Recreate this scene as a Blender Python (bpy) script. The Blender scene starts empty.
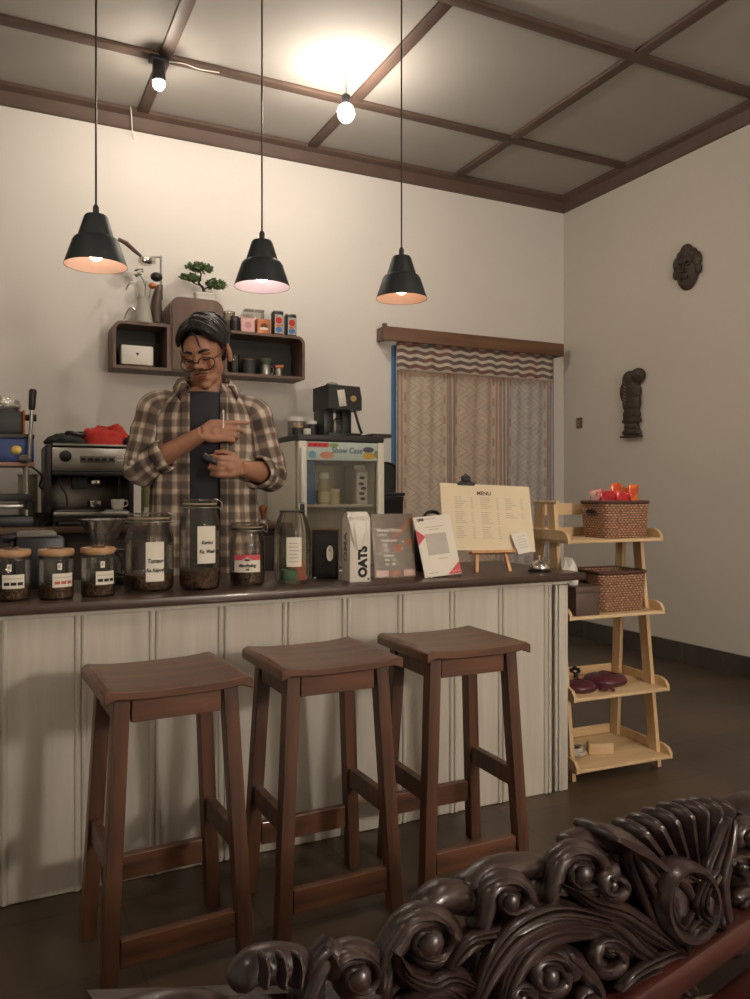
import bpy, bmesh, math, random
from mathutils import Vector, Matrix, Euler, noise
random.seed(7)
PI = math.pi
col = bpy.context.scene.collection
S_, C_ = math.sin(math.radians(25.95)), math.cos(math.radians(25.95))
CH = 1.05            # camera height
YW, XW, ZC = 4.62, 3.79, 3.18      # far wall, right wall, ceiling

def at(px, py, X=None, Y=None, Z=None):
    d = (px-375)/791.0; e = (490-py)/791.0
    D = Vector((S_+C_*d, C_-S_*d, e))
    t = X/D.x if X is not None else (Y/D.y if Y is not None else (Z-CH)/D.z)
    return Vector((0, 0, CH)) + D*t
def V(*a): return Vector(a)
def face(loc):       # z rotation that turns local -Y to the camera side of the room
    return math.atan2(-loc[0], loc[1])*-1 if False else -math.atan2(loc[0], loc[1])

# ---------------------------------------------------------------- mesh builder
class MB:
    def __init__(s): s.v = []; s.f = []; s.uv = {}
    def add(s, vs, fs, M=None, uvs=None):
        n = len(s.v)
        s.v += [(M @ Vector(p)) if M is not None else Vector(p) for p in vs]
        for i, f in enumerate(fs):
            if uvs is not None: s.uv[len(s.f)] = uvs[i]
            s.f.append([n+k for k in f])
        return s
    def bm(s, b, M=None):
        b.verts.index_update()
        s.add([v.co.copy() for v in b.verts], [[v.index for v in f.verts] for f in b.faces], M)
        b.free(); return s
    def box(s, c, d, bev=0.0, M=None, rot=None, seg=2):
        b = bmesh.new(); bmesh.ops.create_cube(b, size=1.0)
        for v in b.verts: v.co = Vector((v.co.x*d[0], v.co.y*d[1], v.co.z*d[2]))
        if bev > 0: bmesh.ops.bevel(b, geom=list(b.edges), offset=bev, segments=seg, profile=0.5, affect='EDGES')
        T = Matrix.Translation(c)
        if rot: T = T @ Euler(rot).to_matrix().to_4x4()
        return s.bm(b, (M @ T) if M else T)
    def ell(s, c, r, M=None, seg=16, ring=10, rot=None):
        T = Matrix.Translation(c)
        if rot: T = T @ Euler(rot).to_matrix().to_4x4()
        b = bmesh.new(); bmesh.ops.create_uvsphere(b, u_segments=seg, v_segments=ring, radius=1.0)
        if isinstance(r, (int, float)): r = (r, r, r)
        for v in b.verts: v.co = Vector((v.co.x*r[0], v.co.y*r[1], v.co.z*r[2]))
        return s.bm(b, (M @ T) if M else T)
    def ico(s, c, r, M=None, sub=1, rnd=0.0):
        b = bmesh.new(); bmesh.ops.create_icosphere(b, subdivisions=sub, radius=1.0)
        if isinstance(r, (int, float)): r = (r, r, r)
        for v in b.verts:
            k = 1+random.uniform(-rnd, rnd); v.co = Vector((v.co.x*r[0]*k, v.co.y*r[1]*k, v.co.z*r[2]*k))
        T = Matrix.Translation(c)
        return s.bm(b, (M @ T) if M else T)
    def lathe(s, prof, seg=32, M=None, flute=0, fa=0.0):
        vs = []; fs = []; n = len(prof)
        for (r, z) in prof:
            for k in range(seg):
                a = 2*PI*k/seg; rr = r*(1+fa*math.cos(flute*a)) if flute else r
                vs.append((rr*math.cos(a), rr*math.sin(a), z))
        for i in range(n-1):
            for k in range(seg):
                k2 = (k+1) % seg
                fs.append([i*seg+k, i*seg+k2, (i+1)*seg+k2, (i+1)*seg+k])
        if prof[0][0] > 1e-4: fs.append([k for k in range(seg)][::-1])
        if prof[-1][0] > 1e-4: fs.append([(n-1)*seg+k for k in range(seg)])
        return s.add(vs, fs, M)
    def shell(s, prof, seg=32, M=None):     # lathe without caps
        vs = []; fs = []; n = len(prof)
        for (r, z) in prof:
            for k in range(seg):
                a = 2*PI*k/seg; vs.append((r*math.cos(a), r*math.sin(a), z))
        for i in range(n-1):
            for k in range(seg):
                k2 = (k+1) % seg; fs.append([i*seg+k, i*seg+k2, (i+1)*seg+k2, (i+1)*seg+k])
        return s.add(vs, fs, M)
    def prism(s, poly, y0, y1, M=None):     # outline in XZ, extruded along Y
        n = len(poly)
        vs = [(p[0], y0, p[1]) for p in poly]+[(p[0], y1, p[1]) for p in poly]
        fs = [list(range(n)), list(range(n, 2*n))[::-1]]
        for i in range(n):
            j = (i+1) % n; fs.append([j, i, n+i, n+j])
        return s.add(vs, fs, M)
    def loft(s, rings, close=True, cap=True, M=None, uv=None):
        n = len(rings[0]); vs = [p for r in rings for p in r]; fs = []; uvs = []
        for i in range(len(rings)-1):
            for k in range(n if close else n-1):
                k2 = (k+1) % n
                fs.append([i*n+k, i*n+k2, (i+1)*n+k2, (i+1)*n+k])
                if uv:
                    U = uv[i][k]; kk = k+1
                    a, b_ = uv[i], uv[i+1]
                    u2 = a[k2] if k2 else (a[-1][0]+(a[-1][0]-a[-2][0]), a[-1][1])
                    w2 = b_[k2] if k2 else (b_[-1][0]+(b_[-1][0]-b_[-2][0]), b_[-1][1])
                    uvs.append([a[k], u2, w2, b_[k]])
        if cap and close:
            fs.append(list(range(n))[::-1]); fs.append([(len(rings)-1)*n+k for k in range(n)])
            if uv: uvs += [[uv[0][k] for k in range(n)][::-1], [uv[-1][k] for k in range(n)]]
        return s.add(vs, fs, M, uvs if uv else None)
    def tube(s, pts, rad, seg=8, M=None, cap=True, uvm=False, ab=None):
        pts = [Vector(p) for p in pts]; n = len(pts)
        if isinstance(rad, (int, float)): rad = [rad]*n
        T = [(pts[min(i+1, n-1)]-pts[max(i-1, 0)]).normalized() for i in range(n)]
        up = Vector((0, 0, 1)) if abs(T[0].z) < 0.9 else Vector((1, 0, 0))
        N = (up - T[0]*up.dot(T[0])).normalized(); rings = []; uv = []; L = 0
        for i in range(n):
            if i: L += (pts[i]-pts[i-1]).length
            N = (N - T[i]*N.dot(T[i])).normalized(); B = T[i].cross(N); r = rad[i]
            ra, rb = (r, r) if not ab else (r*ab[0], r*ab[1])
            rings.append([pts[i]+N*(ra*math.cos(2*PI*k/seg))+B*(rb*math.sin(2*PI*k/seg)) for k in range(seg)])
            uv.append([(2*PI*max(rad)*k/seg, L) for k in range(seg)])
        return s.loft(rings, True, cap, M, uv if uvm else None)
    def fixed(s, pts, rad, dep, n_, seg=8):  # sweep whose section stays aligned with normal n_
        pts = [Vector(p) for p in pts]; n = len(pts); rings = []
        if isinstance(rad, (int, float)): rad = [rad]*n
        if isinstance(dep, (int, float)): dep = [dep]*n
        for i in range(n):
            T = (pts[min(i+1, n-1)]-pts[max(i-1, 0)]).normalized(); B = T.cross(n_).normalized()
            rings.append([pts[i]+B*(rad[i]*math.cos(2*PI*k/seg))+n_*(dep[i]*math.sin(2*PI*k/seg)) for k in range(seg)])
        return s.loft(rings)
    def build(s, name, mat, parent=None, smooth=40, loc=None, mods=None):
        me = bpy.data.meshes.new(name)
        me.from_pydata([tuple(v) for v in s.v], [], s.f)
        if s.uv:
            ul = me.uv_layers.new(name='UVMap')
            for p in me.polygons:
                u = s.uv.get(p.index)
                if u:
                    for k, li in enumerate(p.loop_indices): ul.data[li].uv = u[k % len(u)]
        me.validate()
        if smooth:
            me.polygons.foreach_set('use_smooth', [True]*len(me.polygons))
            me.set_sharp_from_angle(angle=math.radians(smooth))
        o = bpy.data.objects.new(name, me); col.objects.link(o)
        if mat: me.materials.append(mat)
        if parent: o.parent = parent
        if loc is not None: o.location = loc
        return o

def smoothline(P, n=6):
    """Catmull-Rom through P (tuples of any length)"""
    P = [tuple(p) for p in P]; out = []
    Q = [P[0]]+P+[P[-1]]
    for i in range(1, len(Q)-2):
        for k in range(n):
            t = k/n
            out.append(tuple(0.5*((2*b)+(c-a)*t+(2*a-5*b+4*c-d)*t*t+(-a+3*b-3*c+d)*t**3) for a, b, c, d in zip(Q[i-1], Q[i], Q[i+1], Q[i+2])))
    out.append(P[-1]); return out

def thing(name, label, cat, loc=(0, 0, 0), rz=0.0, group=None):
    o = bpy.data.objects.new(name, None); col.objects.link(o); o.empty_display_size = 0.05
    o.location = loc; o.rotation_euler = (0, 0, rz); o['label'] = label; o['category'] = cat
    if group: o['group'] = group
    return o
def tag(o, label, cat, group=None, kind=None):
    o['label'] = label; o['category'] = cat
    if group: o['group'] = group
    if kind: o['kind'] = kind
    return o
def struct(o): o['kind'] = 'structure'; return o
def dup(root, loc, rz, label):
    def cp(o, par):
        c = o.copy(); col.objects.link(c)
        if par: c.parent = par
        for ch in list(o.children): cp(ch, c)
        return c
    r = cp(root, None); r.location = loc; r.rotation_euler = (0, 0, rz); r['label'] = label
    return r

def bake(o):         # apply modifiers without operators
    dg = bpy.context.evaluated_depsgraph_get(); dg.update()
    me = bpy.data.meshes.new_from_object(o.evaluated_get(dg))
    o.modifiers.clear(); o.data = me; return o

def text(s, size, mat, parent, M=None, bend=0.0, name='lettering', shear=0.0, off=0.0, align='CENTER', wide=1.0, ext=0.0002):
    cu = bpy.data.curves.new('t', 'FONT'); cu.body = s; cu.size = size; cu.align_x = align; cu.align_y = 'CENTER'
    cu.shear = shear; cu.extrude = ext; cu.offset = off; cu.resolution_u = 3
    t = bpy.data.objects.new('t', cu); col.objects.link(t)
    dg = bpy.context.evaluated_depsgraph_get(); dg.update()
    me = bpy.data.meshes.new_from_object(t.evaluated_get(dg))
    bpy.data.objects.remove(t)
    for v in me.vertices:
        x, y, z = v.co; x *= wide
        if bend: v.co = Vector(((bend+z)*math.sin(x/bend), -(bend+z)*math.cos(x/bend), y))
        else: v.co = Vector((x, -z, y))
    if M is not None: me.transform(M)
    me.materials.clear(); me.materials.append(mat); me.name = name
    o = bpy.data.objects.new(name, me); col.objects.link(o); o.parent = parent
    return o
def patch(r, a0, a1, z0, z1, n=14):   # piece of a cylinder facing local -Y (angles from -Y)
    m = MB(); vs = []; fs = []
    for i in range(n+1):
        a = a0+(a1-a0)*i/n
        vs += [(r*math.sin(a), -r*math.cos(a), z0), (r*math.sin(a), -r*math.cos(a), z1)]
    for i in range(n): fs.append([2*i, 2*i+2, 2*i+3, 2*i+1])
    return m.add(vs, fs)

# ---------------------------------------------------------------- materials
def srgb(h):
    if isinstance(h, str):
        c = [int(h[i:i+2], 16)/255 for i in (0, 2, 4)]
    else: c = [x/255 for x in h]
    return tuple((x/12.92 if x <= 0.04045 else ((x+0.055)/1.055)**2.4) for x in c)+(1,)
def newmat(name):
    m = bpy.data.materials.new(name); m.use_nodes = True; nt = m.node_tree
    return m, nt, nt.nodes['Principled BSDF'], nt.nodes['Material Output']
def N(nt, t, **k):
    n = nt.nodes.new(t)
    for a, b in k.items():
        if a.startswith('i_'): n.inputs[a[2:].replace('_', ' ')].default_value = b
        else: setattr(n, a, b)
    return n
def ramp(nt, src, stops, interp='LINEAR'):
    r = nt.nodes.new('ShaderNodeValToRGB'); r.color_ramp.interpolation = interp
    e = r.color_ramp.elements
    while len(e) < len(stops): e.new(0.5)
    for i, (p, c) in enumerate(stops): e[i].position = p; e[i].color = c
    nt.links.new(src, r.inputs[0]); return r
def mix(nt, fac, a, b, mode='MIX'):
    m = nt.nodes.new('ShaderNodeMix'); m.data_type = 'RGBA'; m.blend_type = mode
    for s, x in ((0, fac), (6, a), (7, b)):
        if hasattr(x, 'node'): nt.links.new(x, m.inputs[s])
        else: m.inputs[s].default_value = x
    return m.outputs[2]
def math_(nt, op, a, b=None, c=None):
    m = nt.nodes.new('ShaderNodeMath'); m.operation = op
    for i, x in enumerate((a, b, c)):
        if x is None: continue
        if hasattr(x, 'node'): nt.links.new(x, m.inputs[i])
        else: m.inputs[i].default_value = x
    return m.outputs[0]
def mat(name, c, rough=0.5, metal=0.0, var=0.12, vs=8.0, bump=0.0, bs=60.0, spec=0.5, emit=None, es=0.0, trans=0.0, alpha=1.0, stretch=(1, 1, 1), coat=0.0, c2=None):
    m, nt, p, o = newmat(name); c = srgb(c)
    tc = N(nt, 'ShaderNodeTexCoord'); mp = N(nt, 'ShaderNodeMapping'); mp.inputs['Scale'].default_value = stretch
    nt.links.new(tc.outputs['Object'], mp.inputs[0])
    nz = N(nt, 'ShaderNodeTexNoise'); nz.inputs['Scale'].default_value = vs; nz.inputs['Detail'].default_value = 4
    nt.links.new(mp.outputs[0], nz.inputs['Vector'])
    if c2: cc = srgb(c2)
    else: cc = tuple(x*(1-var*2) for x in c[:3])+(1,)
    r = ramp(nt, nz.outputs[0], [(0.3, cc), (0.7, c)])
    nt.links.new(r.outputs[0], p.inputs['Base Color'])
    p.inputs['Roughness'].default_value = rough; p.inputs['Metallic'].default_value = metal
    p.inputs['Specular IOR Level'].default_value = spec; p.inputs['Coat Weight'].default_value = coat
    p.inputs['Transmission Weight'].default_value = trans; p.inputs['Alpha'].default_value = alpha
    if bump:
        n2 = N(nt, 'ShaderNodeTexNoise'); n2.inputs['Scale'].default_value = bs; n2.inputs['Detail'].default_value = 3
        nt.links.new(mp.outputs[0], n2.inputs['Vector'])
        b = N(nt, 'ShaderNodeBump'); b.inputs['Strength'].default_value = bump; b.inputs['Distance'].default_value = 0.01
        nt.links.new(n2.outputs[0], b.inputs['Height']); nt.links.new(b.outputs[0], p.inputs['Normal'])
    if emit: p.inputs['Emission Color'].default_value = srgb(emit); p.inputs['Emission Strength'].default_value = es
    return m
def wood(name, c1, c2, axis='X', sc=1.0, rough=0.5, coat=0.0, bump=0.15):
    m, nt, p, o = newmat(name)
    tc = N(nt, 'ShaderNodeTexCoord'); mp = N(nt, 'ShaderNodeMapping')
    k = {'X': (1.2, 14, 14), 'Y': (14, 1.2, 14), 'Z': (14, 14, 1.2)}[axis]
    mp.inputs['Scale'].default_value = [x*sc for x in k]
    nt.links.new(tc.outputs['Object'], mp.inputs[0])
    nz = N(nt, 'ShaderNodeTexNoise'); nz.inputs['Scale'].default_value = 2.2; nz.inputs['Detail'].default_value = 7; nz.inputs['Distortion'].default_value = 0.6
    nt.links.new(mp.outputs[0], nz.inputs['Vector'])
    r = ramp(nt, nz.outputs[0], [(0.3, srgb(c1)), (0.68, srgb(c2))])
    nt.links.new(r.outputs[0], p.inputs['Base Color'])
    p.inputs['Roughness'].default_value = rough; p.inputs['Coat Weight'].default_value = coat
    b = N(nt, 'ShaderNodeBump'); b.inputs['Strength'].default_value = bump; b.inputs['Distance'].default_value = 0.005
    nt.links.new(nz.outputs[0], b.inputs['Height']); nt.links.new(b.outputs[0], p.inputs['Normal'])
    return m
def glassmat(name, tint=(242, 241, 238), gl=1.0, rough=0.03, dens=0.12):
    m, nt, p, o = newmat(name); nt.nodes.remove(p)
    t = N(nt, 'ShaderNodeBsdfTransparent'); t.inputs[0].default_value = srgb(tint)
    g = N(nt, 'ShaderNodeBsdfGlossy'); g.inputs['Roughness'].default_value = rough
    nz = N(nt, 'ShaderNodeTexNoise'); nz.inputs['Scale'].default_value = 25
    b = N(nt, 'ShaderNodeBump'); b.inputs['Strength'].default_value = 0.15; b.inputs['Distance'].default_value = 0.01
    nt.links.new(nz.outputs[0], b.inputs['Height']); nt.links.new(b.outputs[0], g.inputs['Normal'])
    lw = N(nt, 'ShaderNodeLayerWeight'); lw.inputs['Blend'].default_value = 0.28
    f = math_(nt, 'MULTIPLY_ADD', lw.outputs['Fresnel'], 0.9*gl, dens*0.25)
    f = math_(nt, 'MINIMUM', f, 0.9)
    mx = N(nt, 'ShaderNodeMixShader'); nt.links.new(f, mx.inputs[0]); nt.links.new(t.outputs[0], mx.inputs[1]); nt.links.new(g.outputs[0], mx.inputs[2])
    nt.links.new(mx.outputs[0], o.inputs[0]); return m
def glow(name, c, s):
    m, nt, p, o = newmat(name); p.inputs['Base Color'].default_value = (0, 0, 0, 1)
    p.inputs['Emission Color'].default_value = srgb(c); p.inputs['Emission Strength'].default_value = s
    return m

MT = {}
def mk():
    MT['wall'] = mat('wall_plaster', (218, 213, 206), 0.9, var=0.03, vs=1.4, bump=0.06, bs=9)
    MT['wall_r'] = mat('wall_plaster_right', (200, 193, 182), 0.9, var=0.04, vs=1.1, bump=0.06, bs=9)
    MT['ceil'] = mat('ceiling_board', (164, 159, 152), 0.85, var=0.05, vs=1.5)
    MT['beam'] = wood('beam_wood', (82, 56, 42), (108, 76, 56), 'X', 0.4, 0.6)
    MT['mould'] = mat('moulding_paint', (92, 72, 62), 0.6, var=0.1)
    MT['floor'] = mat('floor_cement', (78, 70, 60), 0.42, var=0.16, vs=3, bump=0.03, bs=20, c2=(58, 52, 46))
    MT['tile'] = mat('skirting_tile', (80, 74, 66), 0.4, var=0.2, vs=6)
    MT['stool'] = wood('stool_wood', (56, 34, 24), (104, 68, 46), 'Z', 1.0, 0.42, 0.15)
    MT['stool_x'] = wood('stool_wood_rail', (62, 38, 27), (114, 74, 52), 'X', 1.0, 0.42, 0.15)
    MT['stool_seat'] = wood('stool_seat_wood', (72, 46, 32), (108, 74, 54), 'X', 0.8, 0.38, 0.2)
    MT['top'] = wood('worktop_wood', (52, 36, 30), (76, 56, 46), 'X', 0.5, 0.35, 0.2)
    MT['board'] = mat('white_board', (196, 190, 178), 0.6, var=0.09, vs=5, stretch=(6, 6, 0.5), bump=0.05, bs=20)
    MT['pine'] = wood('pine', (192, 160, 118), (218, 192, 152), 'X', 0.6, 0.55, bump=0.05)
    MT['pine_z'] = wood('pine_upright', (188, 156, 114), (212, 184, 144), 'Z', 0.6, 0.55, bump=0.05)
    MT['black'] = mat('black_plastic', (26, 26, 28), 0.4, var=0.1)
    MT['dark'] = mat('dark_grey', (52, 50, 50), 0.5)
    MT['blackm'] = mat('matt_black_enamel', (38, 44, 46), 0.5, var=0.05)
    MT['steel'] = mat('brushed_steel', (170, 168, 162), 0.3, 0.9, var=0.08, stretch=(1, 1, 12))
    MT['chrome'] = mat('chrome', (220, 216, 208), 0.1, 1.0, var=0.02)
    MT['white'] = mat('white_paint', (222, 218, 208), 0.5, var=0.03)
    MT['paper'] = mat('paper', (226, 220, 206), 0.8, var=0.03)
    MT['ink'] = mat('ink', (22, 20, 22), 0.7, var=0.02)
    MT['faint'] = mat('faint_print', (176, 168, 152), 0.8, var=0.02)
    MT['glass'] = glassmat('clear_glass')
    MT['glassd'] = glassmat('thick_glass', (236, 234, 228), 1.15)
    MT['cork'] = wood('bamboo_lid', (160, 122, 86), (186, 148, 108), 'X', 0.8, 0.5)
    MT['beans'] = mat('coffee_beans', (132, 102, 76), 0.45, var=0.4, vs=110, bump=1.0, bs=150, c2=(58, 40, 28))
    MT['leaf'] = mat('leaf_green', (104, 130, 80), 0.6, var=0.25, vs=40)
    MT['bark'] = mat('bark', (58, 40, 28), 0.8, var=0.2, vs=40, bump=0.4)
    MT['walnut'] = wood('walnut_laminate', (86, 66, 56), (112, 88, 76), 'X', 0.5, 0.5)
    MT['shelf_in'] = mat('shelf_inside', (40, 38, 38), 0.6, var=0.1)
    MT['red'] = mat('red_cloth', (200, 52, 42), 0.8, var=0.12, vs=14, bump=0.3, bs=12)
    MT['blue'] = mat('blue_paint', (38, 66, 132), 0.45, var=0.08)
    MT['blued'] = mat('blue_door', (64, 118, 168), 0.6, var=0.08, vs=4)
    MT['orange'] = mat('orange', (214, 112, 50), 0.5)
    MT['copper'] = mat('copper', (196, 122, 78), 0.35, 0.3)
    MT['pink'] = mat('pink_card', (222, 178, 176), 0.6, var=0.05)
    MT['coral'] = mat('coral_print', (206, 84, 92), 0.7, var=0.03)
    MT['maroon'] = mat('maroon_leather', (98, 36, 52), 0.42, var=0.2, vs=20, bump=0.1, bs=60)
    MT['skin'] = mat('skin', (172, 124, 98), 0.5, var=0.06, vs=30, bump=0.05)
    MT['hair'] = mat('hair', (36, 30, 29), 0.5, var=0.3, vs=50, stretch=(1, 1, 1), bump=0.3, bs=120)
    MT['tee'] = mat('tee_fabric', (46, 46, 52), 0.85, var=0.1, bump=0.2, bs=10)
    MT['jean'] = mat('dark_denim', (34, 36, 46), 0.85, var=0.1)
    MT['carve'] = wood('carved_wood', (30, 20, 19), (54, 37, 33), 'X', 1.6, 0.33, 0.2, 0.3)
    MT['carve_r'] = wood('red_rail_wood', (50, 22, 18), (76, 36, 28), 'X', 1.2, 0.3, 0.4, 0.1)
    MT['relic'] = mat('dark_carved_relief', (70, 56, 46), 0.6, var=0.25, vs=40, bump=0.5, bs=70)
    MT['rope'] = mat('pale_rope', (196, 186, 168), 0.8, var=0.15, vs=40)
mk()
# ================================================================ SETTING
def quadbox(name, lo, hi, m):
    c = [(a+b)/2 for a, b in zip(lo, hi)]; d = [abs(b-a) for a, b in zip(lo, hi)]
    return struct(MB().box(c, d).build(name, m, smooth=0))
X0, Y0 = -2.2, -1.6
floor_m, nt, p, o_ = newmat('floor_tiles')
tc = N(nt, 'ShaderNodeTexCoord'); nz = N(nt, 'ShaderNodeTexNoise'); nz.inputs['Scale'].default_value = 2.5; nz.inputs['Detail'].default_value = 5
nt.links.new(tc.outputs['Object'], nz.inputs['Vector'])
r = ramp(nt, nz.outputs[0], [(0.3, srgb((64, 53, 43))), (0.7, srgb((92, 76, 60)))])
bt = N(nt, 'ShaderNodeTexBrick'); bt.offset = 0; bt.inputs['Scale'].default_value = 1.0
for k, v in (('Brick Width', 0.3), ('Row Height', 0.3), ('Mortar Size', 0.004)): bt.inputs[k].default_value = v
bt.inputs['Color1'].default_value = (1, 1, 1, 1); bt.inputs['Color2'].default_value = (.88, .88, .88, 1); bt.inputs['Mortar'].default_value = (.6, .6, .6, 1)
nt.links.new(tc.outputs['Object'], bt.inputs['Vector'])
nt.links.new(mix(nt, 1.0, r.outputs[0], bt.outputs[0], 'MULTIPLY'), p.inputs['Base Color']); p.inputs['Roughness'].default_value = 0.38
quadbox('floor', (X0, Y0, -0.1), (XW, YW, 0), floor_m)
quadbox('ceiling', (X0, Y0, ZC), (XW, YW, ZC+0.08), MT['ceil'])
quadbox('wall_back', (X0, YW, -0.1), (XW+0.12, YW+0.12, ZC+0.08), MT['wall'])
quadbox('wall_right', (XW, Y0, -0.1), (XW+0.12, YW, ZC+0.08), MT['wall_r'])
quadbox('wall_left', (X0-0.12, Y0, -0.1), (X0, YW+0.12, ZC+0.08), MT['wall'])
quadbox('wall_front', (X0-0.12, Y0-0.12, -0.1), (XW+0.12, Y0, ZC+0.08), MT['wall'])
def skirt(name, a, b, ax):
    m = MB(); L = b[ax]-a[ax]; n = int(L/0.3)
    for i in range(n+1):
        lo = list(a); hi = list(b); lo[ax] = a[ax]+i*0.3+0.001; hi[ax] = min(a[ax]+(i+1)*0.3-0.001, b[ax])
        if hi[ax]-lo[ax] < 0.01: continue
        m.box([(p+q)/2 for p, q in zip(lo, hi)], [q-p for p, q in zip(lo, hi)], 0.002, seg=1)
    return struct(m.build(name, MT['tile']))
skirt('baseboard_right', (XW-0.014, Y0, 0.0), (XW, YW-0.014, 0.125), 1)
skirt('baseboard_back', (2.9, YW-0.014, 0.0), (XW-0.014, YW, 0.125), 0)
# mouldings round the ceiling and the battens under it
def mold(name, a, b, ax):
    m = MB(); pr = [(0, 0), (0.03, 0), (0.03, -0.03), (0.018, -0.05), (0.018, -0.085), (0, -0.1)]
    # profile (out from wall, down)
    return m, pr
m = MB().prism([(0, -0.1), (0.0, 0.0), (0.075, 0.0), (0.075, -0.02), (0.04, -0.035), (0.03, -0.085), (0.02, -0.1)], 0, YW-Y0, Matrix.Translation((XW, Y0, ZC)) @ Matrix.Scale(-1, 4, (1, 0, 0)))
struct(m.build('trim_1', MT['mould'], smooth=30))
m = MB().prism([(0, -0.1), (0.0, 0.0), (0.075, 0.0), (0.075, -0.02), (0.04, -0.035), (0.03, -0.085), (0.02, -0.1)], 0, XW-X0-0.03, Matrix.Translation((X0, YW, ZC)) @ Matrix.Rotation(-PI/2, 4, 'Z'))
struct(m.build('trim_2', MT['mould'], smooth=30))
tn = 3
for y in (3.94, 2.92, 1.88, 0.82, -0.25):
    struct(MB().box(((X0+XW-0.07)/2, y, ZC-0.011), (XW-0.07-X0, 0.062, 0.022), 0.004).build('trim_%d' % tn, MT['mould'])); tn += 1
for x in (0.77, 1.785, 2.835, -0.24, -1.26):
    mm = MB(); ys = [YW-0.07, 3.94, 2.92, 1.88, 0.82, -0.25, Y0]
    for i in range(6):
        hi = ys[i]-(0.031 if i else 0); lo = ys[i+1]+(0.031 if i < 5 else 0)
        mm.box((x, (lo+hi)/2, ZC-0.010), (0.062, hi-lo, 0.020), 0.004)
    struct(mm.build('trim_%d' % tn, MT['mould'])); tn += 1
# blue door behind the curtain
xl, xr = at(391, 400, Y=YW).x, at(549, 400, Y=YW).x
zt = at(391, 344, Y=YW-0.06).z
door = struct(MB().box(((xl+xr)/2, YW-0.009, zt/2), (xr-xl-0.14, 0.016, zt-0.1), 0.004).build('door_1', MT['blued']))
fm = MB(); fm.box((xl+0.035, YW-0.013, zt/2), (0.07, 0.024, zt), 0.004); fm.box((xr-0.035, YW-0.013, zt/2), (0.07, 0.024, zt), 0.004)
fm.box(((xl+xr)/2, YW-0.013, zt-0.035), (xr-xl-0.142, 0.024, 0.07), 0.004)
fm.build('door_frame', MT['blued'], door)

# curtain -----------------------------------------------------------
def ikat(name, base, base2, cz=0.11):
    m, nt, p, o = newmat(name)
    tc = N(nt, 'ShaderNodeTexCoord'); sp = N(nt, 'ShaderNodeSeparateXYZ'); nt.links.new(tc.outputs['UV'], sp.inputs[0])
    U, Vv = sp.outputs[0], sp.outputs[1]      # metres across and down
    uu = math_(nt, 'FRACT', math_(nt, 'DIVIDE', U, 0.44))          # one motif width
    zz = math_(nt, 'PINGPONG', Vv, 0.07)                           # 0..0.055 triangle along height
    zn = math_(nt, 'DIVIDE', zz, 0.07)
    du = math_(nt, 'ABSOLUTE', math_(nt, 'SUBTRACT', uu, 0.5))      # 0 centre .. 0.5 edge
    q = math_(nt, 'SUBTRACT', du, math_(nt, 'MULTIPLY_ADD', zn, 0.24, 0.03))
    line = math_(nt, 'LESS_THAN', math_(nt, 'ABSOLUTE', math_(nt, 'SUBTRACT', math_(nt, 'PINGPONG', q, 0.06), 0.0)), 0.009)
    mid = math_(nt, 'LESS_THAN', du, 0.30)
    line = math_(nt, 'MULTIPLY', line, mid)
    b1 = math_(nt, 'LESS_THAN', math_(nt, 'ABSOLUTE', math_(nt, 'SUBTRACT', du, 0.40)), 0.016)
    b2 = math_(nt, 'LESS_THAN', math_(nt, 'ABSOLUTE', math_(nt, 'SUBTRACT', du, 0.47)), 0.022)
    nz = N(nt, 'ShaderNodeTexNoise'); nz.inputs['Scale'].default_value = 14; nt.links.new(tc.outputs['UV'], nz.inputs['Vector'])
    bb = ramp(nt, nz.outputs[0], [(0.35, srgb(base)), (0.65, srgb(base2))]).outputs[0]
    dots = math_(nt, 'MULTIPLY', math_(nt, 'LESS_THAN', math_(nt, 'ABSOLUTE', math_(nt, 'SUBTRACT', du, 0.345)), 0.018), math_(nt, 'GREATER_THAN', zn, 0.6))
    c = mix(nt, math_(nt, 'MULTIPLY', line, 0.5), bb, srgb((112, 104, 98)))
    c = mix(nt, math_(nt, 'MULTIPLY', b1, 0.6), c, srgb((150, 92, 74)))
    c = mix(nt, math_(nt, 'MULTIPLY', b2, 0.55), c, srgb((92, 84, 92)))
    c = mix(nt, math_(nt, 'MULTIPLY', dots, 0.5), c, srgb((140, 90, 76)))
    nt.links.new(c, p.inputs['Base Color']); p.inputs['Roughness'].default_value = 0.95
    return m
def stripes(name):
    m, nt, p, o = newmat(name)
    tc = N(nt, 'ShaderNodeTexCoord'); sp = N(nt, 'ShaderNodeSeparateXYZ'); nt.links.new(tc.outputs['UV'], sp.inputs[0])
    w = math_(nt, 'MULTIPLY', math_(nt, 'SINE', math_(nt, 'MULTIPLY', sp.outputs[0], 55.0)), 0.006)
    f = math_(nt, 'FRACT', math_(nt, 'DIVIDE', math_(nt, 'ADD', sp.outputs[1], w), 0.046))
    s = math_(nt, 'GREATER_THAN', f, 0.45)
    nz = N(nt, 'ShaderNodeTexNoise'); nz.inputs['Scale'].default_value = 7; nt.links.new(tc.outputs['UV'], nz.inputs['Vector'])
    dk = ramp(nt, nz.outputs[0], [(0.4, srgb((122, 84, 76))), (0.6, srgb((96, 90, 90)))]).outputs[0]
    nt.links.new(mix(nt, s, srgb((192, 182, 166)), dk), p.inputs['Base Color']); p.inputs['Roughness'].default_value = 0.95
    return m
def sheet(x0, x1, z0, z1, y, nx, nz_, wave, flare=0.0):
    rings = []; uv = []
    for j in range(nz_+1):
        t = j/nz_; z = z1+(z0-z1)*t; row = []; ur = []
        for i in range(nx+1):
            s = i/nx; x = x0+(x1-x0)*s
            row.append((x, y+wave(x, t), z)); ur.append((x-x0, z1-z))
        rings.append(row); uv.append(ur)
    return MB().loft(rings, close=False, cap=False, uv=uv)
cz_top = at(400, 338, Y=4.52).z
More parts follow.
